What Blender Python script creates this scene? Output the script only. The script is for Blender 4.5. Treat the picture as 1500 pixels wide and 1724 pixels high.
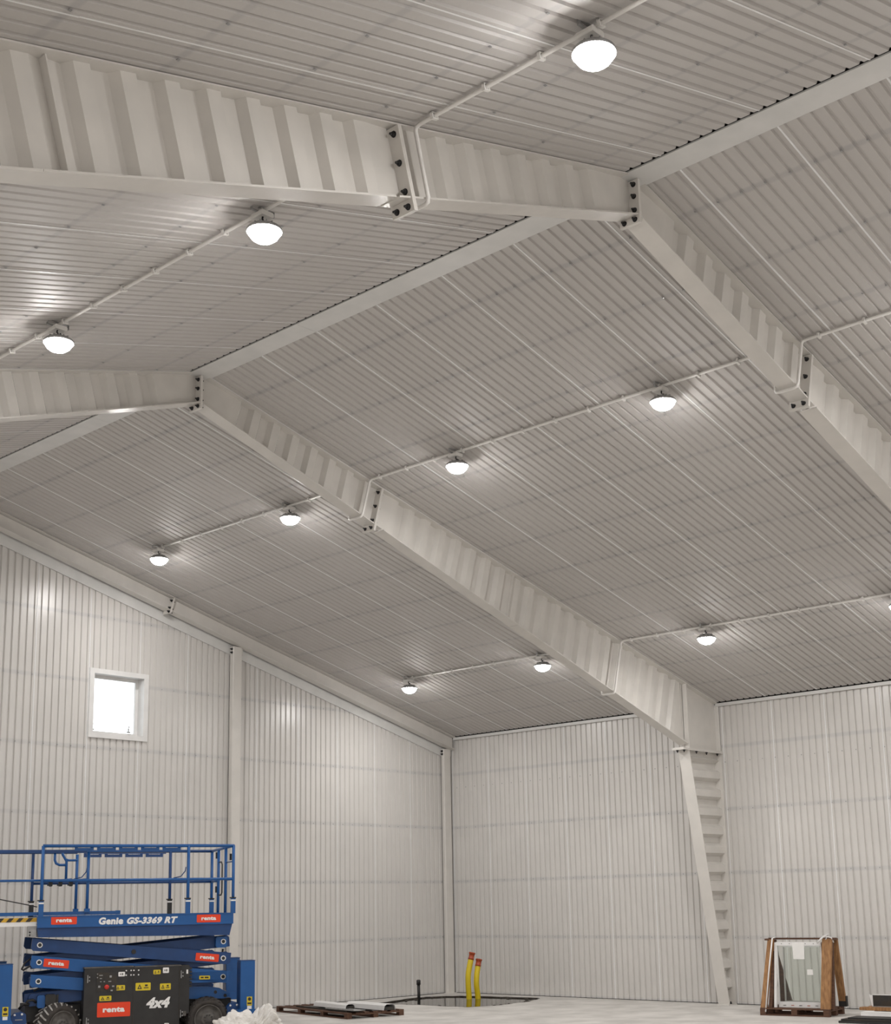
import bpy, bmesh, math, random
from mathutils import Matrix, Vector
random.seed(7)
for o in list(bpy.data.objects):
    bpy.data.objects.remove(o)
S = bpy.context.scene
COL = S.collection
R = math.radians

# ---------------------------------------------------------------- dimensions (metres)
H, A, W = 5.728, 9.116, 12.587        # eave height, ridge height, half span
D1, D2 = 7.230, 14.452                # the two portal frames in view
LEN = 36.1                            # length of the hall
SL = (A - H) / W
TH = math.atan(SL); CT, ST = math.cos(TH), math.sin(TH)
def roofz(x): return A - SL * abs(x - W)

# ---------------------------------------------------------------- camera
cam = bpy.data.cameras.new('camera'); co = bpy.data.objects.new('camera', cam); COL.objects.link(co)
cam.sensor_fit = 'HORIZONTAL'; cam.sensor_width = 36.0
cam.lens = 2294.92 * 36.0 / 1500.0
cam.shift_y = 194.4 / 1500.0
cam.clip_end = 200
Rr = (-0.6870288, 0.7264074, -0.0179914); Uu = (0.1321471, 0.1492539, 0.9799288); Ff = (-0.7145128, -0.6708618, 0.1985344)
co.matrix_world = Matrix(((Rr[0], Uu[0], -Ff[0], 23.0999), (Rr[1], Uu[1], -Ff[1], 21.6703), (Rr[2], Uu[2], -Ff[2], 1.9605), (0, 0, 0, 1)))
S.camera = co

# ---------------------------------------------------------------- world, exposure
LAMP_W = 38.0
DOME = 75.0
wd = bpy.data.worlds.new('overcast_sky'); S.world = wd; wd.use_nodes = True
bg = wd.node_tree.nodes['Background']; bg.inputs[0].default_value = (0.93, 0.95, 1.0, 1); bg.inputs[1].default_value = 3.0
S.view_settings.view_transform = 'Standard'; S.view_settings.look = 'None'
S.view_settings.exposure = 0.25; S.view_settings.gamma = 1.0; S.view_settings.use_curve_mapping = False

# ---------------------------------------------------------------- materials
def principled(name, col, rough=0.5, metal=0.0, spec=0.5):
    m = bpy.data.materials.new(name); m.use_nodes = True
    b = m.node_tree.nodes['Principled BSDF']
    b.inputs['Base Color'].default_value = (*col, 1); b.inputs['Roughness'].default_value = rough
    b.inputs['Metallic'].default_value = metal
    b.inputs['Specular IOR Level'].default_value = spec
    return m, m.node_tree.nodes, m.node_tree.links, b
def mottled(name, c1, c2, scale=6, rough=0.5, detail=4, bump=0.0, bscale=None, metal=0.0, stretch=(1, 1, 1), spec=0.5):
    m, N, L, b = principled(name, c1, rough, metal, spec)
    tc = N.new('ShaderNodeTexCoord'); mp = N.new('ShaderNodeMapping'); mp.inputs['Scale'].default_value = stretch
    L.new(tc.outputs['Object'], mp.inputs[0])
    nz = N.new('ShaderNodeTexNoise'); nz.inputs['Scale'].default_value = scale; nz.inputs['Detail'].default_value = detail
    L.new(mp.outputs[0], nz.inputs['Vector'])
    mx = N.new('ShaderNodeMix'); mx.data_type = 'RGBA'
    mx.inputs[6].default_value = (*c1, 1); mx.inputs[7].default_value = (*c2, 1)
    rp = N.new('ShaderNodeValToRGB'); rp.color_ramp.elements[0].position = 0.35; rp.color_ramp.elements[1].position = 0.65
    L.new(nz.outputs[0], rp.inputs[0]); L.new(rp.outputs[0], mx.inputs[0]); L.new(mx.outputs[2], b.inputs['Base Color'])
    if bump:
        n2 = N.new('ShaderNodeTexNoise'); n2.inputs['Scale'].default_value = bscale or scale * 3; n2.inputs['Detail'].default_value = 3
        L.new(mp.outputs[0], n2.inputs['Vector'])
        bp = N.new('ShaderNodeBump'); bp.inputs['Strength'].default_value = bump; bp.inputs['Distance'].default_value = 0.02
        L.new(n2.outputs[0], bp.inputs['Height']); L.new(bp.outputs[0], b.inputs['Normal'])
    return m
def sheet_material(name, axis, pitch, phase, c1, c2, band, rough):
    """painted profiled steel: faint mottling, slightly greyer fixing lines where the sheet is screwed down"""
    m, N, L, b = principled(name, c1, rough)
    tc = N.new('ShaderNodeTexCoord')
    nz = N.new('ShaderNodeTexNoise'); nz.inputs['Scale'].default_value = 1.6; nz.inputs['Detail'].default_value = 5
    L.new(tc.outputs['Object'], nz.inputs['Vector'])
    mx = N.new('ShaderNodeMix'); mx.data_type = 'RGBA'; mx.inputs[6].default_value = (*c1, 1); mx.inputs[7].default_value = (*c2, 1)
    L.new(nz.outputs[0], mx.inputs[0])
    sp = N.new('ShaderNodeSeparateXYZ'); L.new(tc.outputs['Object'], sp.inputs[0])
    def mth(op, a, v=None, v2=None):
        n = N.new('ShaderNodeMath'); n.operation = op
        L.new(a, n.inputs[0])
        if v is not None: n.inputs[1].default_value = v
        if v2 is not None: n.inputs[2].default_value = v2
        return n.outputs[0]
    u = mth('SUBTRACT', sp.outputs[axis], phase - pitch / 2)
    u = mth('WRAP', u, pitch, 0.0)
    u = mth('SUBTRACT', u, pitch / 2); u = mth('ABSOLUTE', u)
    mr = N.new('ShaderNodeMapRange'); mr.inputs[1].default_value = 0.02; mr.inputs[2].default_value = 0.05
    mr.inputs[3].default_value = 1.0; mr.inputs[4].default_value = 0.0
    L.new(u, mr.inputs[0])
    n3 = N.new('ShaderNodeTexNoise'); n3.inputs['Scale'].default_value = 2.3; L.new(tc.outputs['Object'], n3.inputs['Vector'])
    ml = N.new('ShaderNodeMath'); ml.operation = 'MULTIPLY'; L.new(mr.outputs[0], ml.inputs[0]); L.new(n3.outputs[0], ml.inputs[1])
    m2 = N.new('ShaderNodeMix'); m2.data_type = 'RGBA'; m2.inputs[7].default_value = (*band, 1)
    L.new(ml.outputs[0], m2.inputs[0]); L.new(mx.outputs[2], m2.inputs[6]); L.new(m2.outputs[2], b.inputs['Base Color'])
    n2 = N.new('ShaderNodeTexNoise'); n2.inputs['Scale'].default_value = 5.0; n2.inputs['Detail'].default_value = 2
    L.new(tc.outputs['Object'], n2.inputs['Vector'])
    bp = N.new('ShaderNodeBump'); bp.inputs['Strength'].default_value = 0.10; bp.inputs['Distance'].default_value = 0.02
    L.new(n2.outputs[0], bp.inputs['Height']); L.new(bp.outputs[0], b.inputs['Normal'])
    return m
M = {}
M['wall'] = sheet_material('painted_wall_sheet', 2, 1.215, 1.23, (0.69, 0.665, 0.637), (0.61, 0.591, 0.568), (0.52, 0.513, 0.512), 0.29)
M['roof'] = sheet_material('painted_roof_sheet', 1, 1.02, 12.26, (0.545, 0.518, 0.497), (0.50, 0.477, 0.459), (0.40, 0.387, 0.385), 0.54)
M['lap'] = mottled('bare_lap_edge', (0.86, 0.86, 0.86), (0.78, 0.78, 0.78), 4, 0.35)
M['dark'] = mottled('dark_roof_void', (0.012, 0.012, 0.012), (0.02, 0.02, 0.02), 5, 0.9)
M['plain'] = mottled('plain_wall_paint', (0.64, 0.61, 0.575), (0.58, 0.552, 0.52), 2, 0.45)
M['steel'] = mottled('cream_steel_paint', (0.70, 0.670, 0.632), (0.655, 0.630, 0.596), 3, 0.22, bump=0.04, bscale=9)
M['trim'] = mottled('grey_white_trim', (0.70, 0.69, 0.675), (0.64, 0.635, 0.62), 3, 0.4)
M['white'] = mottled('white_paint', (0.80, 0.79, 0.78), (0.74, 0.73, 0.72), 4, 0.4)
M['conduit'] = mottled('white_plastic_tube', (0.80, 0.78, 0.75), (0.75, 0.73, 0.70), 4, 0.35)
M['bolt'] = mottled('dark_bolt', (0.02, 0.02, 0.022), (0.04, 0.04, 0.04), 40, 0.5, metal=0.4)
M['floor'] = mottled('concrete', (0.64, 0.615, 0.585), (0.47, 0.45, 0.425), 1.6, 0.6, 10, bump=0.35, bscale=9)
M['earth'] = mottled('wet_dark_earth', (0.035, 0.028, 0.022), (0.07, 0.058, 0.045), 8, 0.6, bump=0.5, bscale=20)
M['water'] = principled('dark_water', (0.02, 0.018, 0.014), 0.04, 0.0, 0.22)[0]
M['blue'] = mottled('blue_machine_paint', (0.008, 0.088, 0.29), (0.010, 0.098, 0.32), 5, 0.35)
M['darkblue'] = mottled('darker_machine_blue', (0.008, 0.045, 0.16), (0.010, 0.055, 0.19), 5, 0.4)  # darker version of the machine blue, mostly on far, inner and lower parts
M['black'] = mottled('black_panel', (0.018, 0.017, 0.017), (0.026, 0.025, 0.025), 6, 0.5)
M['rubber'] = mottled('tyre_rubber', (0.028, 0.024, 0.022), (0.055, 0.046, 0.04), 9, 0.75)
M['dust'] = mottled('dusty_tread', (0.50, 0.48, 0.45), (0.30, 0.28, 0.26), 14, 0.8)
M['rim'] = mottled('grey_rim', (0.075, 0.068, 0.062), (0.13, 0.12, 0.11), 12, 0.55)
M['orange'] = mottled('orange_decal', (0.84, 0.058, 0.012), (0.80, 0.05, 0.01), 5, 0.4)
M['yellow'] = mottled('yellow_decal', (0.72, 0.55, 0.02), (0.66, 0.50, 0.02), 5, 0.45)
M['hazard'] = mottled('hazard_yellow', (0.70, 0.42, 0.03), (0.62, 0.36, 0.03), 5, 0.45)
M['ink'] = mottled('white_ink', (0.88, 0.87, 0.86), (0.84, 0.83, 0.82), 5, 0.4)
M['print'] = mottled('black_print', (0.02, 0.02, 0.02), (0.04, 0.03, 0.02), 5, 0.5)
M['red'] = mottled('red_button', (0.65, 0.03, 0.02), (0.6, 0.03, 0.02), 5, 0.4)
M['zinc'] = mottled('zinc', (0.42, 0.42, 0.42), (0.32, 0.32, 0.32), 20, 0.4, metal=0.6)
M['pipe_y'] = mottled('yellow_drain_pipe', (0.74, 0.56, 0.015), (0.68, 0.50, 0.015), 7, 0.35)
M['pipe_o'] = mottled('orange_socket', (0.42, 0.075, 0.02), (0.36, 0.06, 0.02), 9, 0.45)
M['wood'] = mottled('pine_wood', (0.40, 0.21, 0.085), (0.24, 0.115, 0.045), 5, 0.65, 6, stretch=(6, 6, 1))
M['woodd'] = mottled('dark_old_wood', (0.13, 0.062, 0.034), (0.075, 0.036, 0.022), 5, 0.75, 6, stretch=(1, 6, 6))
M['film'] = mottled('crumpled_white_film', (0.82, 0.80, 0.77), (0.70, 0.67, 0.63), 9, 0.4, bump=0.6, bscale=14)
M['paper'] = mottled('paper', (0.84, 0.83, 0.81), (0.80, 0.79, 0.77), 6, 0.6)
def glass(name, tint, mixv):
    m = bpy.data.materials.new(name); m.use_nodes = True; N = m.node_tree.nodes; L = m.node_tree.links
    N.remove(N['Principled BSDF'])
    t = N.new('ShaderNodeBsdfTransparent'); t.inputs[0].default_value = (*tint, 1)
    g = N.new('ShaderNodeBsdfGlossy'); g.inputs['Roughness'].default_value = 0.02
    f = N.new('ShaderNodeFresnel'); f.inputs[0].default_value = 1.5
    mx = N.new('ShaderNodeMixShader'); L.new(f.outputs[0], mx.inputs[0]); L.new(t.outputs[0], mx.inputs[1]); L.new(g.outputs[0], mx.inputs[2])
    L.new(mx.outputs[0], N['Material Output'].inputs[0])
    return m
M['glass'] = glass('clear_glass', (0.96, 0.98, 0.97), 0.1)
M['dglass'] = glass('tinted_double_glass', (0.955, 0.972, 0.96), 0.1)
m, N_, L_, b_ = principled('lamp_diffuser', (0.9, 0.9, 0.9), 0.4)
b_.inputs['Emission Color'].default_value = (1.0, 0.985, 0.96, 1); b_.inputs['Emission Strength'].default_value = DOME
M['lamp'] = m

# ---------------------------------------------------------------- mesh builder
class MB:
    def __init__(s): s.v = []; s.f = []; s.mi = []; s.sm = []
    def quad(s, pts, mi=0):
        n = len(s.v); s.v += [tuple(q) for q in pts]; s.f.append(tuple(range(n, n + len(pts)))); s.mi.append(mi); s.sm.append(False); return s
    def hexa(s, p, mi=0):
        """8 corners: bottom loop 0-3, top loop 4-7"""
        n = len(s.v); s.v += [tuple(q) for q in p]
        for f in ((0, 3, 2, 1), (4, 5, 6, 7), (0, 1, 5, 4), (1, 2, 6, 5), (2, 3, 7, 6), (3, 0, 4, 7)):
            s.f.append(tuple(n + i for i in f)); s.mi.append(mi); s.sm.append(False)
        return s
    def box(s, x0, x1, y0, y1, z0, z1, mi=0, T=None):
        p = [(x0, y0, z0), (x1, y0, z0), (x1, y1, z0), (x0, y1, z0), (x0, y0, z1), (x1, y0, z1), (x1, y1, z1), (x0, y1, z1)]
        if T is not None: p = [T @ Vector(q) for q in p]
        return s.hexa(p, mi)
    def bbox(s, x0, x1, y0, y1, z0, z1, c=0.01, mi=0, T=None):
        """box with chamfered vertical-section edges (chamfer in x-z)"""
        prof = [(x0 + c, z0), (x1 - c, z0), (x1, z0 + c), (x1, z1 - c), (x1 - c, z1), (x0 + c, z1), (x0, z1 - c), (x0, z0 + c)]
        return s.prism(prof, y0, y1, mi, T)
    def prism(s, prof, y0, y1, mi=0, T=None):
        """polygon in x-z (counter-clockwise seen from -y) extruded y0..y1"""
        k = len(prof); n = len(s.v)
        P = [(a, y0, b) for a, b in prof] + [(a, y1, b) for a, b in prof]
        if T is not None: P = [tuple(T @ Vector(q)) for q in P]
        s.v += P
        s.f.append(tuple(n + i for i in range(k))); s.f.append(tuple(n + k + i for i in reversed(range(k))))
        for i in range(k):
            j = (i + 1) % k; s.f.append((n + i, n + k + i, n + k + j, n + j))
        s.mi += [mi] * (k + 2); s.sm += [False] * (k + 2); return s
    def tube(s, path, r, n=8, mi=0, caps=True, smooth=True):
        path = [Vector(q) for q in path]; rs = r if isinstance(r, (list, tuple)) else [r] * len(path)
        b0 = len(s.v); a = None
        for i, q in enumerate(path):
            d = (path[min(i + 1, len(path) - 1)] - path[max(i - 1, 0)]).normalized()
            if a is None:
                a = d.cross(Vector((0, 0, 1)))
                if a.length < 0.3: a = d.cross(Vector((1, 0, 0)))
            a = a - d * a.dot(d); a.normalize(); b = a.cross(d)
            for k in range(n):
                t = 2 * math.pi * k / n; s.v.append(tuple(q + (a * math.cos(t) + b * math.sin(t)) * rs[i]))
        for i in range(len(path) - 1):
            for k in range(n):
                k2 = (k + 1) % n; x = b0 + i * n; y = x + n
                s.f.append((x + k, x + k2, y + k2, y + k)); s.mi.append(mi); s.sm.append(smooth)
        if caps:
            s.f.append(tuple(b0 + k for k in reversed(range(n)))); s.mi.append(mi); s.sm.append(False)
            e = b0 + (len(path) - 1) * n
            s.f.append(tuple(e + k for k in range(n))); s.mi.append(mi); s.sm.append(False)
        return s
    def lathe(s, prof, n=24, axis='z', c=(0, 0, 0), mi=0, smooth=True):
        """prof: (radius, height) list, spun about axis through c"""
        b0 = len(s.v); k = len(prof)
        for i in range(n):
            t = 2 * math.pi * i / n; ca, sa = math.cos(t), math.sin(t)
            for r, h in prof:
                q = (r * ca, r * sa, h) if axis == 'z' else ((r * ca, h, r * sa) if axis == 'y' else (h, r * ca, r * sa))
                s.v.append((q[0] + c[0], q[1] + c[1], q[2] + c[2]))
        for i in range(n):
            j = (i + 1) % n
            for m in range(k - 1):
                f = (b0 + i * k + m, b0 + j * k + m, b0 + j * k + m + 1, b0 + i * k + m + 1)
                s.f.append(f); s.mi.append(mi); s.sm.append(smooth)
        return s
    def mesh(s, name, mats):
        me = bpy.data.meshes.new(name); me.from_pydata(s.v, [], s.f)
        for m in (mats if isinstance(mats, (list, tuple)) else [mats]): me.materials.append(m if not isinstance(m, str) else M[m])
        me.polygons.foreach_set('material_index', s.mi); me.polygons.foreach_set('use_smooth', s.sm)
        bm = bmesh.new(); bm.from_mesh(me); bmesh.ops.remove_doubles(bm, verts=bm.verts, dist=1e-6); bmesh.ops.recalc_face_normals(bm, faces=bm.faces); bm.to_mesh(me); bm.free()
        me.update(); return me
    def build(s, name, mats, parent=None, world=False, loc=None):
        """link as one mesh object; world=True: vertices are in world space, parent is an unrotated Empty"""
        if world and parent is not None:
            o = world_origin(parent); s.v = [(x - o[0], y - o[1], z - o[2]) for x, y, z in s.v]
        ob = bpy.data.objects.new(name, s.mesh(name, mats)); COL.objects.link(ob)
        if parent is not None: ob.parent = parent
        if loc is not None: ob.location = loc
        return ob
def world_origin(o):
    v = Vector(o.location)
    while o.parent is not None: o = o.parent; v += Vector(o.location)
    return v
def empty(name, loc=(0, 0, 0), rz=0.0):
    o = bpy.data.objects.new(name, None); COL.objects.link(o); o.location = loc; o.rotation_euler = (0, 0, rz); o.empty_display_size = 0.2
    return o
def tag(o, label=None, cat=None, group=None, kind=None):
    if label: o['label'] = label
    if cat: o['category'] = cat
    if group: o['group'] = group
    if kind: o['kind'] = kind
    return o
def inst(name, me, parent, loc, rot=None, mat=None):
    o = bpy.data.objects.new(name, me); COL.objects.link(o); o.parent = parent
    if mat is not None: o.matrix_local = mat
    else:
        o.location = loc
        if rot is not None: o.rotation_euler = rot
    return o

# ================================================================ SETTING
# ---- floor with the unfinished pit in the corner
PIT = [(3.35, 0.95), (2.72, 0.80), (1.85, 0.52), (1.35, 0.50), (0.95, 0.66), (0.72, 1.05), (0.60, 1.6), (0.50, 2.2), (0.45, 2.85),
       (0.85, 3.15), (1.35, 3.32), (2.05, 3.48), (2.6, 3.46), (3.08, 3.30), (3.16, 2.7), (3.12, 2.0), (3.25, 1.45)]
def jag(poly, k=4, amp=0.035, seed=3):
    rnd = random.Random(seed); out = []
    for i, a in enumerate(poly):
        b = poly[(i + 1) % len(poly)]
        for j in range(k):
            t = j / k; out.append((a[0] + (b[0] - a[0]) * t + rnd.uniform(-amp, amp), a[1] + (b[1] - a[1]) * t + rnd.uniform(-amp, amp)))
    return out
pit = jag(PIT)
bm = bmesh.new()
outer = [(-0.2, -0.2), (2 * W + 0.2, -0.2), (2 * W + 0.2, LEN + 0.2), (-0.2, LEN + 0.2)]
ov = [bm.verts.new((x, y, 0)) for x, y in outer]; pv = [bm.verts.new((x, y, 0)) for x, y in pit]
es = [bm.edges.new((l[i], l[(i + 1) % len(l)])) for l in (ov, pv) for i in range(len(l))]
bmesh.ops.triangle_fill(bm, use_beauty=True, use_dissolve=False, edges=es)
pb = [bm.verts.new((x, y, -0.06)) for x, y in pit]
for i in range(len(pv)):
    j = (i + 1) % len(pv); bm.faces.new((pv[i], pv[j], pb[j], pb[i])).material_index = 1
bmesh.ops.recalc_face_normals(bm, faces=bm.faces)
for f in bm.faces:
    if abs(f.normal.z) > 0.9 and f.normal.z < 0: f.normal_flip()
me = bpy.data.meshes.new('floor'); bm.to_mesh(me); bm.free(); me.materials.append(M['floor']); me.materials.append(M['earth'])
fl = bpy.data.objects.new('floor', me); COL.objects.link(fl); tag(fl, kind='structure')
cx, cy = 1.9, 2.0
def grow(poly, k, z): return [(cx + (x - cx) * k, cy + (y - cy) * k, z) for x, y in poly]
g = MB(); g.quad(grow(pit, 1.03, -0.28)); 
n = len(pit); top = grow(pit, 1.0, -0.055); bot = grow(pit, 1.03, -0.28)
for i in range(n):
    j = (i + 1) % n; g.quad([top[i], top[j], bot[j], bot[i]])
for k in range(34):                                     # clods and stones round the rim, half under water
    i = random.randrange(n); f_ = random.uniform(0.9, 0.985); r = random.uniform(0.02, 0.05)
    px, py = cx + (pit[i][0] - cx) * f_, cy + (pit[i][1] - cy) * f_
    g.lathe([(0.0, -r * .6), (r, -r * .2), (r * .8, r * .5), (0, r * .7)], 6, c=(px, py, -0.025), smooth=False)
g.build('pit_bottom', 'earth', fl)
g = MB(); rnd = random.Random(5); ou = []
for (x, y) in pit:
    k_ = rnd.uniform(0.005, 0.04); dx, dy = x - cx, y - cy; L0 = math.hypot(dx, dy); ou.append((x + dx / L0 * k_, y + dy / L0 * k_, 0.003))
for i in range(n):
    j = (i + 1) % n; g.quad([(pit[i][0], pit[i][1], 0.003), (pit[j][0], pit[j][1], 0.003), ou[j], ou[i]])
g.build('wet_rim', 'earth', fl)
wt = MB(); wt.quad(grow(pit, 1.01, -0.022)); wo = wt.build('puddle', 'water')
tag(wo, 'dark still puddle of water in the floor pit by the corner', 'puddle', kind='stuff')

# ---- profiled sheets
def profile(w, n=8, depth=0.026, lip=True):
    """(t, offset away from the room) across one sheet, n narrow grooves"""
    p = w / n; out = []
    if lip: out += [(0.0, 0.0, 1), (0.0005, -0.005, 1), (0.017, -0.005, 1), (0.0175, 0.0, 0)]
    else: out += [(0.0, 0.0, 0)]
    for i in range(n):
        c = (i + 0.5) * p
        for dt, o in ((-0.022, 0), (-0.010, depth), (0.010, depth), (0.022, 0)):
            if 0.023 < c + dt < w: out.append((c + dt, o, 0))
    out.append((w, 0.0, 0)); return out
def sheet_mesh(name, w, v0, v1, mats, n=8, place=None, depth=0.026):
    g = MB(); pr = profile(w, n, depth)
    for a, b in zip(pr, pr[1:]):
        g.quad([place(a[0], a[1], v0), place(b[0], b[1], v0), place(b[0], b[1], v1), place(a[0], a[1], v1)], b[2] if a[2] else 0)
    return g.mesh(name, mats)

# roof
SW = 1.09
rf = MB()
for sgn in (1, -1):
    def P(x, dz): return (W - sgn * (W - x), 0, roofz(x) + dz)
    a, b = (-0.25, W)
    for (y0, y1) in ((-0.25, LEN + 0.25),):
        pts = []
        for z0 in (0.034, 0.20):
            for x, y in ((a, y0), (b, y0), (b, y1), (a, y1)):
                xx = W - sgn * (W - x); pts.append((xx, y, A - SL * (W - x) + z0))
        rf.hexa(pts)
ceil = rf.build('ceiling', 'dark'); tag(ceil, kind='structure')
vs = 5.97 / CT; vtop = (W - 0.10) / CT; vtopL = (W - 0.19) / CT
lowme = sheet_mesh('ceiling_sheet', SW, 0.0742, vs + 0.05, ['roof', 'lap'], 8, lambda t, o, v: (t, v, o), 0.021)
upme = sheet_mesh('ceiling_sheet', SW, vs - 0.05, vtop, ['roof', 'lap'], 8, lambda t, o, v: (t, v, o + 0.0), 0.021)
upmeL = sheet_mesh('ceiling_sheet', SW, vs - 0.05, vtopL, ['roof', 'lap'], 8, lambda t, o, v: (t, v, o + 0.0), 0.021)
y = 0.79 - SW; k = 0
while y < LEN:
    for side in (1, -1):
        for me, dz in ((lowme, 0.0), (upme if side == 1 else upmeL, 0.003)):
            if side == 1:
                mat = Matrix(((0, CT, -ST, 0), (-1, 0, 0, y + SW), (0, ST, CT, H), (0, 0, 0, 1)))
            else:
                mat = Matrix(((0, -CT, ST, 2 * W), (1, 0, 0, y), (0, ST, CT, H), (0, 0, 0, 1)))
            mat = mat @ Matrix.Translation((0, 0, dz))
            inst('ceiling_sheet', me, ceil, None, mat=mat)
    y += SW
# screw heads along the purlin lines
g = MB()
for side in (1, -1):
    for i in range(12):
        v = 12.26 - 1.02 * i
        xx = v * CT
        if xx < 0.3: continue
        y = 0.30; j = 0
        while y < 20.5:
            if (j + i) % 2 == 0 or side == 1:
                X = xx if side == 1 else 2 * W - xx
                z = roofz(X) - 0.004
                r = 0.011
                g.hexa([(X - r, y - r, z), (X + r, y - r, z), (X + r, y + r, z), (X - r, y + r, z), (X - r, y - r, z + .004), (X + r, y - r, z + .004), (X + r, y + r, z + .004), (X - r, y + r, z + .004)])
            y += SW / 4; j += 1
tag(g.build('roof_screws', 'zinc', ceil), kind='stuff')

# right wall (plane x = 0)
g = MB(); g.box(-0.25, -0.034, -0.25, LEN + 0.25, -0.2, H + 0.15)
wr = g.build('wall_right', 'dark'); tag(wr, kind='structure')
yb = [0.0, 0.1185] + [1.2185 + 1.1 * i for i in range(6)] + [7.376 + 1.1 * i for i in range(27)]
cache = {}
for a, b in zip(yb, yb[1:]):
    w = round(b - a, 4)
    if w not in cache:
        cache[w] = sheet_mesh('wall_sheet', w, 0.012, H - 0.03, ['wall', 'lap'], max(1, round(w / 0.1375)), lambda t, o, v: (-o, t, v))
    inst('wall_sheet', cache[w], wr, (0, a, 0))
g = MB()
for z in (1.23, 2.45, 3.65, 4.57):
    y = 0.25
    while y < 20:
        g.box(-0.001, 0.005, y - .009, y + .009, z - .009, z + .009); y += 0.275
tag(g.build('wall_screws', 'zinc', wr), kind='stuff')

# left wall = gable (plane y = 0) with its window opening
WX0, WX1, WZ0, WZ1 = 8.38, 9.54, 5.10, 6.28
g = MB()
def gz(x): return roofz(x) + 0.1
def gpoly(x0, x1, zb):
    xs = [x0] + ([W] if x0 < W < x1 else []) + [x1]
    g.prism([(x, zb) for x in (x0, x1)] + [(x, gz(x)) for x in reversed(xs)], -0.25, -0.034)
gpoly(-0.25, WX0, -0.2); gpoly(WX1, 2 * W + 0.25, -0.2); gpoly(WX0, WX1, WZ1); g.box(WX0, WX1, -0.25, -0.034, -0.2, WZ0)
wl = g.build('wall_left', 'dark'); tag(wl, kind='structure')
xb = [0.0, 0.1737] + [1.2737 + 1.1 * i for i in range(5)] + [6.30] + [7.40 + 1.1 * i for i in range(16)] + [2 * W]
ZL = 4.90
for a, b in zip(xb, xb[1:]):
    w = b - a
    pr = profile(w, max(1, round(w / 0.1375)))
    pts = [(a + t, o, f) for t, o, f in pr]
    ex = []
    for q, q2 in zip(pts, pts[1:]):
        ex.append(q)
        for xc in (WX0, WX1):
            if q[0] < xc < q2[0]:
                u = (xc - q[0]) / (q2[0] - q[0]); ex.append((xc, q[1] + (q2[1] - q[1]) * u, 0))
    ex.append(pts[-1]); pts = ex
    for row in (0, 1):
        g = MB()
        for q, q2 in zip(pts, pts[1:]):
            if q2[0] - q[0] < 1e-9: continue
            hole = q[0] > WX0 - 1e-6 and q2[0] < WX1 + 1e-6
            if row == 0: iv = [(0.012, 0.012, ZL, ZL)]
            else:
                t0, t1 = roofz(q[0]) - 0.06, roofz(q2[0]) - 0.06
                iv = [(ZL - 0.06, ZL - 0.06, t0, t1)] if not hole else [(ZL - 0.06, ZL - 0.06, WZ0, WZ0), (WZ1, WZ1, t0, t1)]
            dy = 0.0 if row == 0 else 0.004
            for (za, zb, zc, zd) in iv:
                g.quad([(q[0], -q[1] + dy, za), (q2[0], -q2[1] + dy, zb), (q2[0], -q2[1] + dy, zd), (q[0], -q[1] + dy, zc)], q2[2] if q[2] else 0)
        g.build('wall_sheet', ['wall', 'lap'], wl)
g = MB()
for z in (1.23, 2.44, 3.65, 4.87, 6.08, 7.3):
    x = 0.3
    while x < 16:
        if z < roofz(x) - 0.6 and not (8.2 < x < 9.7 and 5 < z < 6.4): g.box(x - .009, x + .009, -0.001, 0.008, z - .009, z + .009)
        x += 0.275
tag(g.build('wall_screws', 'zinc', wl), kind='stuff')
# the two walls behind the camera
g = MB(); g.box(2 * W, 2 * W + 0.2, -0.25, LEN + 0.25, -0.2, H + 0.15); tag(g.build('wall_near', 'plain'), kind='structure')
g = MB(); g.prism([(-0.25, -0.2), (2 * W + .25, -0.2), (2 * W + .25, gz(0)), (W, gz(W)), (-0.25, gz(0))], LEN, LEN + 0.2); tag(g.build('wall_back', 'plain'), kind='structure')

# ---- trims
g = MB()                                                # ridge flashing, in lengths
y0 = 0.3; wv = 0.165; zr = A - SL * wv - 0.006
while y0 < LEN - 1:
    y1 = min(y0 + 4.6, LEN)
    g.box(W - wv, W + wv, y0, y1 - 0.004, zr - 0.004, zr)
    g.box(W + wv - 0.004, W + wv, y0, y1 - 0.004, zr, zr + 0.012); g.box(W - wv, W - wv + 0.004, y0, y1 - 0.004, zr, zr + 0.012)
    y0 = y1
tag(g.build('trim_1', 'trim'), kind='structure')
g = MB()                                                # eave flashing on the right wall
for a, b in ((0.22, D1 - 0.06), (D1 + 0.06, D2 - 0.06), (D2 + 0.06, LEN)):
    y0 = a
    while y0 < b:
        y1 = min(y0 + 4.0, b); g.box(0.003, 0.070, y0, y1 - 0.004, H - 0.062, H - 0.002); y0 = y1
tag(g.build('trim_2', 'trim'), kind='structure')
g = MB()                                                # sloping flashing on the gable under its rafter
for sgn in (1, -1):
    s0 = 0.0
    while s0 < W - 0.02:
        s1 = min(s0 + 3.0, W - 0.02)
        q = []
        for yy in (0.012, 0.028):
            for s_, dz in ((s0, -0.50), (s1, -0.50), (s1, -0.24), (s0, -0.24)):
                q.append((W - sgn * s_, yy, A - SL * s_ + dz))
        g.hexa(q); s0 = s1
tag(g.build('trim_3', 'trim'), kind='structure')

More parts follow.
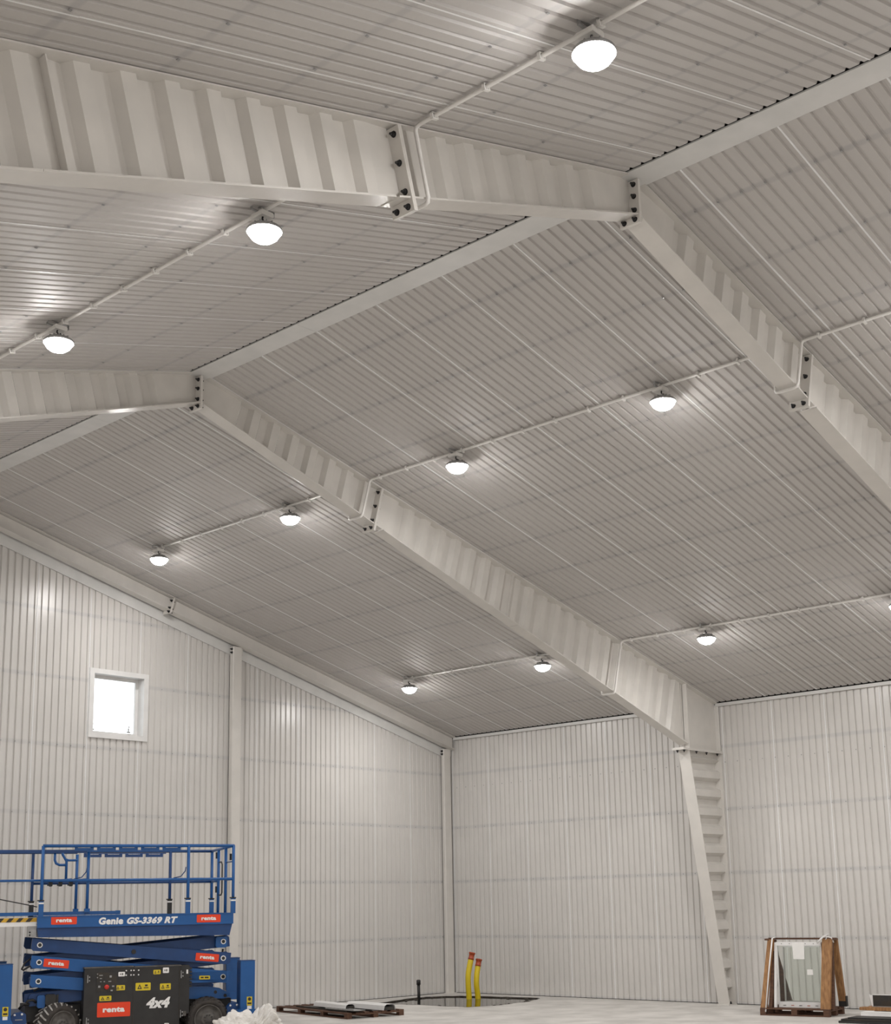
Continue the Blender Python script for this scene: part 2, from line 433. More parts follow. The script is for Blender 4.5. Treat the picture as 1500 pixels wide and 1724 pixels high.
# ---- window in the gable
wi = empty('window_1', ((8.34 + 9.58) / 2, 0, 5.06)); tag(wi, kind='structure')
ox, oz = (8.34 + 9.58) / 2, 5.06
def wbox(name, mat, boxes, parent=wi):
    g = MB()
    for b in boxes: g.box(b[0] - ox, b[1] - ox, b[2], b[3], b[4] - oz, b[5] - oz)
    return g.build(name, mat, parent)
fr = 0.09
for nm, bx in (('casing', (8.32, 9.60, 0.0, 0.034, 6.24, 6.33)), ('casing', (8.32, 9.60, 0.0, 0.034, 5.05, 5.14)),
               ('casing', (8.32, 8.42, 0.0, 0.034, 5.14, 6.24)), ('casing', (9.50, 9.60, 0.0, 0.034, 5.14, 6.24))):
    wbox(nm, 'white', [bx])
wbox('reveal', 'white', [(8.40, 8.42, -0.25, 0.0, 5.12, 6.26), (9.50, 9.52, -0.25, 0.0, 5.12, 6.26), (8.40, 9.52, -0.25, 0.0, 6.24, 6.26), (8.40, 9.52, -0.25, 0.0, 5.12, 5.14)])
sash = wbox('sash', 'white', [(8.42, 8.48, -0.235, -0.17, 5.14, 6.24), (9.44, 9.50, -0.235, -0.17, 5.14, 6.24), (8.48, 9.44, -0.235, -0.17, 6.18, 6.24), (8.48, 9.44, -0.235, -0.17, 5.14, 5.20)])
wbox('pane', 'glass', [(8.47, 9.45, -0.206, -0.20, 5.19, 6.19)])
for xx in (8.62, 9.40): wbox('window_latch', 'zinc', [(xx - .035, xx + .035, -0.165, -0.14, 5.21, 5.235), (xx - .008, xx + .012, -0.16, -0.145, 5.235, 5.30), (xx - .02, xx + .005, -0.16, -0.145, 5.31, 5.335)])

# ================================================================ STEEL FRAMES
def bolt_mesh():
    g = MB()
    g.lathe([(0, 0), (0.028, 0), (0.028, 0.004), (0.0, 0.004)], 10, smooth=False)
    g.lathe([(0.021, 0.004), (0.021, 0.022), (0.0, 0.026)], 6, smooth=False)
    g.tube([(0, 0, 0.02), (0, 0, 0.046)], 0.011, 8)
    return g.mesh('bolt', 'bolt')
BOLT = bolt_mesh()
def bolt(parent, pos, direction):
    q = Vector(direction).to_track_quat('Z', 'Y'); o = world_origin(parent)
    inst('bolt', BOLT, parent, None, mat=Matrix.Translation(Vector(pos) - o) @ q.to_matrix().to_4x4())
def bd(s): return 0.43 + 0.065 * s
def rafter(d, sgn, label):
    """sgn=+1: the slope over the right wall; s runs from the ridge down"""
    X = lambda s: W - sgn * s
    t = empty('steel_rafter', (X(3.0), d, A - SL * 3.0 - bd(3.0)))
    tag(t, label, 'rafter', 'tapered roof rafters')
    SE = W - 1.13
    def bott(st):
        k = (0.065 * st + 0.43) / (CT + (SL + .065) * ST)
        return st - k * ST, A - SL * st - k * CT
    def wave(s0, s1, phase, off):
        pts = [(s0, off)]
        s = phase; am = 0.036
        while s < s1:
            for ds, o in ((0, am), (0.125, am), (0.178, -am), (0.303, -am)):
                if s0 + 0.05 < s + ds < s1 - 0.05: pts.append((s + ds, o + off))
            s += 0.356
        pts.append((s1, off)); return pts
    for s0, s1, ph, off, vert0, vert1 in ((0.012, 3.385, 0.62, 0.0, True, False), (3.425, 6.52, 3.7, 0.0, False, False), (6.52, SE, 6.62, -0.03, False, True)):
        g = MB(); pts = wave(s0, s1, ph, off); cols = []
        for i, (s, o) in enumerate(pts):
            zt = A - SL * s - 0.018
            if (i == 0 and vert0) or (i == len(pts) - 1 and vert1): sb, zb = s, A - SL * s - bd(s)
            else: sb, zb = bott(s)
            cols.append(((X(s), d + o, zt), (X(sb), d + o, zb)))
        for a, b in zip(cols, cols[1:]): g.quad([a[0], b[0], b[1], a[1]])
        g.build('web', 'steel', t, True)
    def flange(name, s0, s1, zf, th, hw):
        g = MB(); q = []
        for yy in (d - hw, d + hw):
            for s, dz in ((s0, 0), (s1, 0), (s1, -th), (s0, -th)): q.append((X(s), yy, zf(s) + dz))
        g.hexa(q); return g.build(name, 'steel', t, True)
    flange('top_flange', 0.006, W - 0.02, lambda s: A - SL * s - 0.004, 0.014, 0.10)
    zb_ = lambda s: A - SL * s - bd(s)
    flange('bottom_flange', 0.012, 3.385, zb_, 0.016, 0.11); flange('bottom_flange', 3.425, 6.53, zb_, 0.016, 0.11); flange('bottom_flange', 6.534, SE - 0.03, zb_, 0.019, 0.11)
    sm = 6.525; km = (0.065 * sm + 0.43) / (CT + (SL + .065) * ST); ax = Vector((-sgn * CT, 0, -SL * CT)); dn = Vector((sgn * ST, 0, -CT)); P0 = Vector((X(sm), d, A - SL * sm)); g = MB(); q = []
    for e in (-0.006, 0.006):
        for yy, kk in ((-0.05, 0.02), (0.05, 0.02), (0.05, km - 0.002), (-0.05, km - 0.002)): q.append(P0 + ax * e + dn * kk + Vector((0, yy, 0)))
    g.hexa(q); g.build('web_joint', 'steel', t, True)
    # ridge end plate
    g = MB(); xa, xb2 = sorted((X(0.0), X(0.018)))
    g.box(xa, xb2, d - 0.12, d + 0.12, A - bd(0) - 0.10, A - 0.06); g.build('end_plate', 'steel', t, True)
    for yy in (-0.065, 0.065):
        for zz in (A - 0.11, A - 0.24, A - 0.39, A - 0.49): bolt(t, (X(0.018), d + yy, zz), (-sgn, 0, 0))
    # splice
    s = 3.405; k = (0.065 * s + 0.43) / (CT + (SL + .065) * ST)
    ax = Vector((-sgn * CT, 0, -SL * CT)); dn = Vector((sgn * ST, 0, -CT)); P0 = Vector((X(s), d, A - SL * s))
    for off in (-0.0205, 0.0005):
        g = MB(); q = []
        for e in (off, off + 0.02):
            for yy, kk in ((-0.125, 0.03), (0.125, 0.03), (0.125, k + 0.12), (-0.125, k + 0.12)):
                q.append(P0 + ax * e + dn * kk + Vector((0, yy, 0)))
        g.hexa(q); g.build('splice_plate', 'steel', t, True)
    for yy in (-0.065, 0.065):
        for kk in (0.09, 0.33, k - 0.05, k + 0.075):
            for sd in (-1, 1): bolt(t, P0 + ax * (0.021 * sd) + dn * kk + Vector((0, yy, 0)), ax * sd)
    # knee panel
    xk = X(SE); xo = X(W - 0.012); zk = 4.775; zt = lambda x: roofz(x) - 0.02
    g = MB(); q = []
    for yy in (d - 0.005, d + 0.005):
        for x, z in ((xk, zk), (xo, zk), (xo, zt(xo)), (xk, zt(xk))): q.append((x, yy, z))
    g.hexa(q); g.build('knee_web', 'steel', t, True)
    g = MB(); a, b = sorted((xk, xk - sgn * 0.016)); g.box(a, b, d - 0.105, d + 0.105, zk, zt(xk)); g.build('stiffener', 'steel', t, True)
    g = MB(); a, b = sorted((xo, xo + sgn * 0.016)); g.box(a, b, d - 0.10, d + 0.10, zk, zt(xo) - 0.01); g.build('outer_flange', 'steel', t, True)
    g = MB(); a, b = sorted((X(W - 0.0), X(W - 1.36))); g.box(a, b, d - 0.13, d + 0.13, zk - 0.02, zk); g.build('knee_plate', 'steel', t, True)
    return t
def column(d, sgn, label):
    X = (lambda x: x) if sgn == 1 else (lambda x: 2 * W - x)
    t = empty('steel_column', (X(0.25), d, 0)); tag(t, label, 'column', 'tapered wall columns')
    zt = 4.733
    xi = lambda z: 0.245 + (1.16 - 0.245) * z / 4.74
    pts = [(0.02, 0.0)]; z = 0.16; am = 0.054
    while z < zt - 0.12:
        for dz, o in ((0, -am), (0.10, -am), (0.16, am), (0.29, am)):
            if z + dz < zt - 0.1: pts.append((z + dz, o))
        z += 0.357
    pts.append((zt - 0.09, 0.0)); pts.append((zt, 0.0))
    g = MB()
    for (za, oa), (zb, ob) in zip(pts, pts[1:]):
        g.quad([(X(0.026), d + oa, za), (X(xi(za)), d + oa, za), (X(xi(zb)), d + ob, zb), (X(0.026), d + ob, zb)])
    g.build('web', 'steel', t, True)
    g = MB(); q = []
    for yy in (d - 0.122, d + 0.122):
        for x, z in ((xi(0.015), 0.015), (xi(0.015) + 0.016, 0.015), (xi(zt) + 0.016, zt), (xi(zt), zt)): q.append((X(x), yy, z))
    g.hexa(q); g.build('inner_flange', 'steel', t, True)
    g = MB(); a, b = sorted((X(0.010), X(0.026))); g.box(a, b, d - 0.11, d + 0.11, 0.015, zt); g.build('outer_flange', 'steel', t, True)
    g = MB(); a, b = sorted((X(0.0), X(1.36))); g.box(a, b, d - 0.13, d + 0.13, zt, zt + 0.02); g.build('cap_plate', 'steel', t, True)
    g = MB(); a, b = sorted((X(0.005), X(0.30))); g.box(a, b, d - 0.125, d + 0.125, 0.0, 0.015); g.build('base_plate', 'steel', t, True)
    for x in (0.12, 0.5, 0.85, 1.27):
        for yy in (-0.075, 0.075): bolt(t, (X(x), d + yy, zt), (0, 0, -1))
    for yy in (-0.06, 0.06): bolt(t, (X(0.12), d + yy, 0.015), (0, 0, 1))
    return t
rafter(D1, 1, 'far cream steel rafter with rippled web running down right onto the tapered wall column')
rafter(D1, -1, 'far cream steel rafter running left from the ridge joint, cut off at mid left edge')
rafter(D2, 1, 'near cream steel rafter with rippled web descending to the right edge of the photo')
rafter(D2, -1, 'near cream steel rafter with deep rippled web crossing the upper left of the photo')
column(D1, 1, 'tapered cream steel column with stepped rippled web against the right wall')
column(D2, 1, 'tapered cream steel column carrying the near rafter, right of the view')

# gable frame: shallow rafter, posts
def gable_rafter(sgn, label):
    X = lambda s: W - sgn * s
    t = empty('gable_rafter', (X(3), 0.2, roofz(X(3)) - 0.3)); tag(t, label, 'rafter', 'gable rafters')
    def bar(name, y0, y1, ta, tb, s0=0.0, s1=W - 0.06):
        g = MB(); q = []
        for yy in (y0, y1):
            for s, dz in ((s0, ta), (s1, ta), (s1, tb), (s0, tb)): q.append((X(s), yy, A - SL * s - dz))
        g.hexa(q); return g.build(name, 'steel', t, True)
    bar('web', 0.18, 0.19, 0.03, 0.30); bar('bottom_flange', 0.09, 0.29, 0.288, 0.302); bar('top_flange', 0.09, 0.29, 0.008, 0.022)
    sS = 4.62; Pp = Vector((X(sS), 0, A - SL * sS)); dn = Vector((sgn * ST, 0, -CT)); ax = Vector((-sgn * CT, 0, -SL * CT))
    g = MB(); q = []
    for e in (-0.014, 0.014):
        for yy, kk in ((0.08, 0.05), (0.33, 0.05), (0.33, 0.36), (0.08, 0.36)): q.append(Pp + ax * e + dn * kk + Vector((0, yy, 0)))
    g.hexa(q); g.build('splice_plate', 'steel', t, True)
    for kk in (0.1, 0.25, 0.33):
        for sd in (-1, 1): bolt(t, Pp + ax * (0.014 * sd) + dn * kk + Vector((0, 0.275, 0)), ax * sd)
    return t
gable_rafter(1, 'shallow cream rafter along the top of the window wall, sloping down to the corner')
gable_rafter(-1, 'shallow cream rafter along the far gable beyond the ridge, left of the view')
def post(x0, x1, y0, y1, label, zt):
    t = empty('gable_post', ((x0 + x1) / 2, (y0 + y1) / 2, 0)); tag(t, label, 'post', 'gable posts')
    g = MB(); c = 0.012
    prof = [(x0 + c, y0), (x1 - c, y0), (x1, y0 + c), (x1, y1 - c), (x1 - c, y1), (x0 + c, y1), (x0, y1 - c), (x0, y0 + c)]
    T = Matrix(((1, 0, 0, 0), (0, 0, 1, 0), (0, 1, 0, 0), (0, 0, 0, 1)))
    g.prism(prof, 0.012, zt, 0, T); g.build('shaft', 'steel', t, True)
    g = MB(); g.box(x0 - .03, x1 + .03, y0 - 0.0, y1 + .03, 0, 0.012); g.build('base_plate', 'steel', t, True)
    g = MB(); g.box(x0 - 0.02, x0 - 0.004, y0 + .03, y1 - 0.01, zt - 0.16, zt - 0.02); g.build('cleat', 'steel', t, True)
    for zz in (zt - 0.05, zt - 0.12): bolt(t, (x1 + 0.0, y1 - 0.05, zz), (1, 0, 0))
post(6.19, 6.41, 0.035, 0.155, 'cream square steel post standing on the window wall between window and corner', roofz(6.3) - 0.32)
post(0.06, 0.29, 0.035, 0.125, 'cream square steel post standing in the far corner of the hall', roofz(0.2) - 0.32)
post(12.48, 12.70, 0.035, 0.155, 'cream square steel post under the gable ridge, left of the view', roofz(12.6) - 0.34)

# ================================================================ LAMPS AND CONDUITS
def build_lamp_meshes():
    L = {}
    g = MB(); g.box(-0.13, 0.13, -0.015, 0.015, -0.006, 0.0); g.box(-0.13, -0.124, -0.015, 0.015, -0.05, 0.0); g.box(0.124, 0.13, -0.015, 0.015, -0.05, 0.0)
    g.box(-0.13, 0.13, -0.015, 0.015, -0.056, -0.05); L['bracket'] = g.mesh('bracket', 'zinc')
    g = MB(); g.bbox(-0.075, 0.075, -0.075, 0.075, -0.105, -0.056, 0.012); L['junction_box'] = g.mesh('junction_box', 'conduit')
    g = MB(); g.tube([(0.02, 0, -0.10), (0.025, 0.0, -0.13), (0, 0, -0.15), (-0.02, 0, -0.135)], 0.009, 8); g.tube([(0, 0, -0.145), (0, 0, -0.18)], 0.012, 8); L['hook'] = g.mesh('hook', 'bolt')
    g = MB(); g.lathe([(0.0, -0.165), (0.05, -0.165), (0.062, -0.175), (0.075, -0.20), (0.125, -0.205), (0.150, -0.212), (0.163, -0.226), (0.165, -0.250), (0.160, -0.250), (0.157, -0.226), (0.0, -0.222)], 28)
    for k in range(12):
        a = 2 * math.pi * k / 12; T = Matrix.Rotation(a, 4, 'Z'); g.box(0.055, 0.115, -0.004, 0.004, -0.206, -0.176, 0, T)
    L['housing'] = g.mesh('housing', 'zinc')
    g = MB(); pr = [(0.130, -0.2225), (0.145, -0.228)]
    for k in range(0, 6):
        a = math.pi / 2 * k / 5; pr.append((0.150 * math.cos(a), -0.240 - 0.112 * math.sin(a)))
    g.lathe(pr, 22); L['diffuser'] = g.mesh('diffuser', 'lamp')
    return L
LM = build_lamp_meshes()
def lamp(x, y, label, group):
    z = roofz(x) - 0.004
    t = empty('high_bay_lamp', (x, y, z)); tag(t, label, 'lamp', group)
    for k in ('bracket', 'junction_box', 'hook', 'housing', 'diffuser'):
        inst(k, LM[k], t, (0, 0, 0) if k in ('bracket', 'junction_box') else (0.0, 0.03, 0.0))
    ld = bpy.data.lights.new('lamp_light', 'AREA'); ld.shape = 'DISK'; ld.size = 0.24; ld.energy = LAMP_W; ld.color = (1.0, 0.98, 0.955)
    lo = bpy.data.objects.new('lamp_light', ld); COL.objects.link(lo); lo.parent = t; lo.location = (0, 0.03, -0.362)
CX = [3.235, 9.485, 15.83, 21.94]
LY = [1.93, 5.50, 9.14, 12.64, 16.40, 19.95, 23.6, 27.1, 30.8, 34.3]
GL = 'high bay lamps under the roof'
names = {(1, 0): 'round lit lamp nearest the window wall on the upper right-slope conduit, lamp far left',
         (1, 1): 'round lit lamp just left of the far rafter on the upper right-slope conduit',
         (1, 2): 'round lit lamp just right of the far rafter on the upper right-slope conduit',
         (1, 3): 'round lit lamp left of the near rafter, mid right of the photo',
         (0, 0): 'small round lit lamp nearest the corner on the lower conduit',
         (0, 1): 'small round lit lamp tucked behind the far rafter on the lower conduit',
         (0, 2): 'small round lit lamp above the right wall, right of the column',
         (0, 3): 'round lit lamp cut off by the right edge on the lower conduit',
         (2, 2): 'bright round lit lamp at the left edge above the far rafter',
         (2, 3): 'large bright round lamp just below the near left rafter',
         (2, 4): 'largest brightest round lamp near the top edge of the photo'}
for i, x in enumerate(CX):
    for j, y in enumerate(LY):
        if (i, j) in names: lamp(x, y, names[(i, j)], GL)
        else: lamp(x, y, 'round lit high bay lamp of the bays outside the photo', 'high bay lamps outside the photo')
CLIP = MB(); CLIP.box(-0.034, 0.034, -0.014, 0.014, 0.018, 0.030); CLIP.box(-0.034, -0.022, -0.014, 0.014, -0.02, 0.03); CLIP.box(0.022, 0.034, -0.014, 0.014, -0.02, 0.03); CLIP.box(-0.034, 0.034, -0.014, 0.014, -0.03, -0.018)
CLIPM = CLIP.mesh('clip', 'conduit')
def conduit(x, y0, y1, label):
    zc = roofz(x) - 0.036; sgn = 1 if x < W else -1
    dn = Vector((sgn * ST, 0, -CT)); s = abs(W - x); k = (0.065 * s + 0.43) / (CT + (SL + .065) * ST)
    t = empty('conduit', (x, y0, zc)); tag(t, label, 'conduit', 'conduits feeding the lamps')
    path = [Vector((x, y0, zc))]; B = Vector((x, 0, zc)); runs = []; a = y0
    for d in (D1, D2):
        if y0 < d < y1:
            lo_ = dn * (k + 0.02); tp = dn * 0.0
            for yy, off in ((d - 0.22, 0), (d - 0.165, 0.01), (d - 0.15, 0.04), (d - 0.145, k - 0.02), (d - 0.13, k + 0.015), (d - 0.10, k + 0.025), (d + 0.10, k + 0.025), (d + 0.13, k + 0.015), (d + 0.145, k - 0.02), (d + 0.15, 0.04), (d + 0.165, 0.01), (d + 0.22, 0)):
                path.append(B + Vector((0, yy, 0)) + dn * off)
            runs.append((a, d - 0.25)); a = d + 0.25
    path.append(Vector((x, y1, zc))); runs.append((a, y1))
    g = MB(); g.tube(path, 0.0185, 8); g.build('tube', 'conduit', t, True)
    for a, b in runs:
        yy = a + 0.12
        while yy < b - 0.05 and yy < 19:
            inst('clip', CLIPM, t, (0, yy - y0, 0.0), rot=(0, -sgn * TH, 0)); yy += 0.56
conduit(CX[1], LY[0] + 0.02, LEN - 1, 'white tube conduit along the right roof slope below the ridge, linking lamps')
conduit(CX[0], LY[0] + 0.02, LEN - 1, 'white tube conduit low on the right roof slope above the right wall')
conduit(CX[2], LY[0] + 0.02, LEN - 1, 'white tube conduit along the left roof slope, crossing the near left rafter')

# ================================================================ SCISSOR LIFT  (local x to the right, y away from the camera, z up)
LIFT = empty('scissor_lift', (10.159, 4.4966, 0), R(155)); tag(LIFT, 'blue scissor lift with railed platform and black engine box, by the window wall', 'lift')
def part(name, mat, g, parent=LIFT): return g.build(name, mat, parent)
def text_part(body, w, h, at, parent, mat='ink', shear=0.0, bold=0.02, name='lettering', th=0.003):
    cu = bpy.data.curves.new('t', 'FONT'); cu.body = body; cu.size = 1; cu.shear = shear; cu.offset = bold; cu.extrude = 0.01; cu.resolution_u = 3
    cu.align_x = 'CENTER'; cu.space_character = 1.0 + bold * 1.5
    o = bpy.data.objects.new('t', cu); COL.objects.link(o)
    dg = bpy.context.evaluated_depsgraph_get(); me = bpy.data.meshes.new_from_object(o.evaluated_get(dg))
    bpy.data.objects.remove(o); bpy.data.curves.remove(cu)
    xs = [v.co.x for v in me.vertices]; ys = [v.co.y for v in me.vertices]
    cx_, cy_ = (min(xs) + max(xs)) / 2, (min(ys) + max(ys)) / 2; sx = w / (max(xs) - min(xs)); sy = h / (max(ys) - min(ys))
    for v in me.vertices:
        x, y, z = v.co; v.co = ((x - cx_) * sx, -th * (z / 0.01 + 1) / 2, (y - cy_) * sy)
    me.materials.clear(); me.materials.append(M[mat]); me.name = name
    ob = bpy.data.objects.new(name, me); COL.objects.link(ob); ob.parent = parent; ob.location = at; return ob
def decal(x0, x1, z0, z1, y, mat, word=None, rot=0.0, name='decal', wfrac=0.62, hfrac=0.46):
    cx_, cz_ = (x0 + x1) / 2, (z0 + z1) / 2
    g = MB(); g.bbox(x0 - cx_, x1 - cx_, -0.004, 0.0, z0 - cz_, z1 - cz_, 0.008)
    o = g.build(name, mat, LIFT); o.location = (cx_, y, cz_); o.rotation_euler = (0, rot, 0)
    if word: text_part(word, (x1 - x0) * wfrac, (z1 - z0) * hfrac, (0, -0.004, 0.0), o, bold=0.05)
    return o
# platform deck
g = MB()
g.prism([(-2.53, 1.72), (-2.50, 1.585), (0.31, 1.55), (0.35, 1.72)], 0.03, 1.57)
part('deck_underframe', 'darkblue', g)
g = MB(); g.box(-2.53, 0.36, 0.0, 0.03, 1.72, 1.885); g.box(-2.53, 0.36, 1.57, 1.60, 1.72, 1.885); g.box(0.33, 0.36, 0.03, 1.57, 1.72, 1.885); g.box(-2.53, 0.36, -0.012, 0.0, 1.872, 1.885)
part('toe_board', 'blue', g)
g = MB(); g.box(-2.53, 0.33, 0.03, 1.57, 1.725, 1.745); part('platform_floor', 'zinc', g)
# extension deck
ex = MB(); ex.box(-4.05, -1.33, 0.10, 0.14, 1.895, 1.945); ex.box(-4.05, -1.33, 1.46, 1.50, 1.895, 1.945); ex.box(-4.05, -4.0, 0.14, 1.46, 1.76, 1.945); ex.box(-1.40, -1.33, 0.095, 0.14, 1.893, 1.95)
exo = part('extension_deck', 'blue', ex)
g = MB(); g.box(-4.0, -2.5, 0.14, 1.46, 1.78, 1.80); part('extension_floor', 'zinc', g)
g = MB(); g.box(-4.05, -2.53, 0.11, 0.135, 1.745, 1.87); hz = part('hazard_strip', 'ink', g)
g = MB(); g.box(-4.05, -2.53, 0.105, 0.110, 1.808, 1.866); part('hazard_band', 'hazard', g, hz)
x = -4.04
while x < -2.62:
    g = MB(); g.prism([(x, 1.808), (x + 0.062, 1.808), (x + 0.112, 1.866), (x + 0.05, 1.866)], 0.100, 0.105); part('stripe', 'print', g, hz); x += 0.135
g = MB(); g.box(-2.65, -2.53, 0.10, 0.2, 1.59, 1.74); part('slide_bracket', 'zinc', g)
for zz in (1.62, 1.66):
    g = MB(); g.lathe([(0.012, 0.0), (0.012, -0.012), (0, -0.012)], 8, 'y', (-2.62, 0.10, zz)); part('bracket_bolt', 'bolt', g)
# rails
def rail(name, pts, r=0.021, mat='blue'):
    g = MB(); g.tube(pts, r, 8); return part(name, mat, g)
rail('top_rail', [(-2.49, 0.02, 2.90), (0.355, 0.02, 2.90)], 0.024); rail('mid_rail', [(-2.49, 0.02, 2.395), (0.355, 0.02, 2.395)])
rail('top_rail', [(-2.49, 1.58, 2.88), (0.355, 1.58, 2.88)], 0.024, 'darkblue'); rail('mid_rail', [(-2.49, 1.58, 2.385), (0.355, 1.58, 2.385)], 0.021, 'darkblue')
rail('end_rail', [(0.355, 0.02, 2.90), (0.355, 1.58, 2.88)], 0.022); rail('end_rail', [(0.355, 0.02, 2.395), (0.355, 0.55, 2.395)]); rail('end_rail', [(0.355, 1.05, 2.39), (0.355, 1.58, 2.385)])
def rpost(x, y, zt, zb=1.88, mat='blue', mat2='blue'):
    g = MB(); g.tube([(x, y, zb), (x, y, zt)], 0.024, 8); o = part('rail_post', mat, g)
    g = MB(); g.box(x - .034, x + .034, y - .03, y + .03, 1.875, 2.10); part('post_socket', mat2, g, o)
    g = MB(); g.box(x - .036, x + .036, y - .033, y + .032, 2.06, 2.082); part('socket_label', 'ink', g, o)
    g = MB(); g.box(x - .06, x + .04, y - .036, y - .024, 2.10, 2.118); part('lock_pin', 'bolt', g, o)
for x in (-2.485, -0.34, 0.355): rpost(x, 0.02, 2.90)
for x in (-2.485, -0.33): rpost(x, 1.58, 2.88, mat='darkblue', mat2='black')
rpost(0.355, 1.58, 2.88, mat='blue')
for yy in (0.55, 1.08):
    g = MB(); g.tube([(0.355, yy, 1.88), (0.355, yy, 2.89)], 0.024, 8); part('gate_post', 'blue', g)
rail('gate_handle', [(0.36, 1.05, 2.68), (0.37, 0.94, 2.68), (0.375, 0.90, 2.64), (0.375, 0.90, 2.20), (0.37, 0.94, 2.16), (0.36, 1.05, 2.16)], 0.011, 'black')
for zz in (2.20, 2.74):
    g = MB(); g.box(0.31, 0.345, 1.08, 1.11, zz, zz + 0.10); part('gate_hinge', 'bolt', g)
rail('gate_latch', [(0.36, 0.08, 2.66), (0.36, 0.53, 2.66)], 0.009, 'darkblue')
g = MB(); g.box(0.31, 0.34, 0.07, 0.10, 2.68, 2.78); part('gate_hinge', 'bolt', g)
# extension rails with slotted bars
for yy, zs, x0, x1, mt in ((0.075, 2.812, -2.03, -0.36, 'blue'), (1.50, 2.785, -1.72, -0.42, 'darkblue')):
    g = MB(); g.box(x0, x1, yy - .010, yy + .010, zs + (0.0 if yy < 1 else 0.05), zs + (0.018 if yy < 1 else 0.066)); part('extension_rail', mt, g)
    x = x0
    while x < x1 - 0.05:
        x2 = min(x + 0.275, x1); g = MB(); zz = zs + (0.018 if yy < 1 else 0.0)
        g.prism([(x, zz), (x2, zz), (x2, zz + .05), (x2 - .04, zz + .05), (x2 - .05, zz + .042), (x + .05, zz + .042), (x + .04, zz + .05), (x, zz + .05)], yy - .016, yy + .016); part('rail_block', mt, g); x += 0.325
g = MB(); g.box(-4.05, -1.85, 0.063, 0.087, 2.80, 2.845); part('extension_top_rail', 'darkblue', g)
rail('extension_mid_rail', [(-4.0, 0.10, 2.40), (-1.82, 0.10, 2.40)], 0.018); rail('extension_mid_rail', [(-4.0, 1.50, 2.43), (-1.82, 1.50, 2.43)], 0.018, 'darkblue')
rail('extension_top_rail', [(-4.0, 1.50, 2.86), (-1.82, 1.50, 2.86)], 0.02, 'darkblue')
for x, yy in ((-1.82, 0.10), (-1.82, 1.50), (-3.98, 0.10), (-3.98, 1.50)):
    g = MB(); g.tube([(x, yy, 1.94), (x, yy, 2.83)], 0.023, 8); g.box(x - .04, x + .04, yy - .035, yy + .035, 1.93, 1.985); part('extension_post', 'blue', g)
rail('support_cable', [(-3.98, 0.45, 2.32), (-3.5, 0.45, 2.24), (-2.62, 0.45, 2.05), (-2.5, 0.45, 2.02)], 0.008, 'black')
for x0 in (-1.90, -0.43): rail('corner_brace', [(x0 - 0.13, 0.03, 2.415), (x0 - 0.02, 0.03, 2.44), (x0 + 0.045, 0.03, 2.52), (x0 + 0.055, 0.03, 2.58)], 0.008, 'darkblue')
# control bracket on the rail
rail('control_bracket', [(-2.235, 0.8, 2.83), (-2.235, 0.8, 2.72), (-2.215, 0.8, 2.67), (-2.16, 0.8, 2.645), (-2.06, 0.8, 2.645)], 0.02)
rail('control_bracket', [(-2.06, 0.8, 2.43), (-2.06, 0.8, 2.70), (-2.12, 0.8, 2.80), (-2.135, 0.8, 2.87)], 0.02)
rail('control_bracket', [(-2.09, 0.8, 2.735), (-2.03, 0.8, 2.715), (-1.90, 0.8, 2.715)], 0.018)
rail('cross_rail', [(-1.82, 0.10, 2.41), (-1.82, 1.5, 2.43)], 0.018); rail('cross_rail', [(-2.06, 0.1, 2.41), (-2.06, 1.5, 2.43)], 0.018)
g = MB(); g.bbox(-2.28, -2.19, 0.76, 0.84, 2.83, 2.845, 0.004); part('bracket_cap', 'darkblue', g)
for x in (-2.36, -2.22, -2.07):
    g = MB(); g.bbox(x - 0.025, x + 0.03, 0.055, 0.10, 2.31, 2.40, 0.012); g.box(x - 0.045, x - 0.02, 0.06, 0.09, 2.32, 2.34); part('rail_clamp', 'bolt', g)
# scissor arms
pinL = [1.474, 1.229, 0.96, 0.70]; pinR = [1.453, 1.205, 0.931, 0.69]; XL, XR = -2.468, 0.245
def arm(x0, z0, x1, z1, y0, y1, mat, hh=0.088, pins=True):
    L_ = math.hypot(x1 - x0, z1 - z0); a = math.atan2(z1 - z0, x1 - x0); e = 0.115
    g = MB(); c = 0.035
    g.prism([(-e, -hh + c), (-e + c, -hh), (L_ + e - c, -hh), (L_ + e, -hh + c), (L_ + e, hh - 0.005), (L_ + e - 0.005, hh), (-e + 0.005, hh), (-e, hh - 0.005)], y0, y1)
    o = g.build('scissor_arm', mat, LIFT); o.location = (x0, 0, z0); o.rotation_euler = (0, -a, 0)
    if pins:
        for px in (0, L_):
            g = MB(); g.lathe([(0.0, y0 - 0.012), (0.026, y0 - 0.012), (0.026, y0)], 16, 'y', (px, 0, 0), smooth=False); q = g.build('pivot_pin', 'black', LIFT); q.parent = o
            g = MB(); g.lathe([(0.026, y0 - 0.009), (0.040, y0 - 0.009), (0.040, y0)], 16, 'y', (px, 0, 0), smooth=False); q = g.build('pin_ring', 'ink', LIFT); q.parent = o
    return o
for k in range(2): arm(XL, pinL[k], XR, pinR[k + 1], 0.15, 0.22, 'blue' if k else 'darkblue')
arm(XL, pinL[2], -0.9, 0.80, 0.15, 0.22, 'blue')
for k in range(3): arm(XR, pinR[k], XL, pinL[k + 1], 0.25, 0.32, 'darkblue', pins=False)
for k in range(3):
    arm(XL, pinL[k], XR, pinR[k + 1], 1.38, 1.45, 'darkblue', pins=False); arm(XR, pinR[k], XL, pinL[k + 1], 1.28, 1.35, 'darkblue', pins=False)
for x, zs in ((XL, pinL), (XR, pinR)):
    for z in zs[1:3]: rail('cross_tube', [(x, 0.2, z), (x, 1.4, z)], 0.045, 'darkblue')
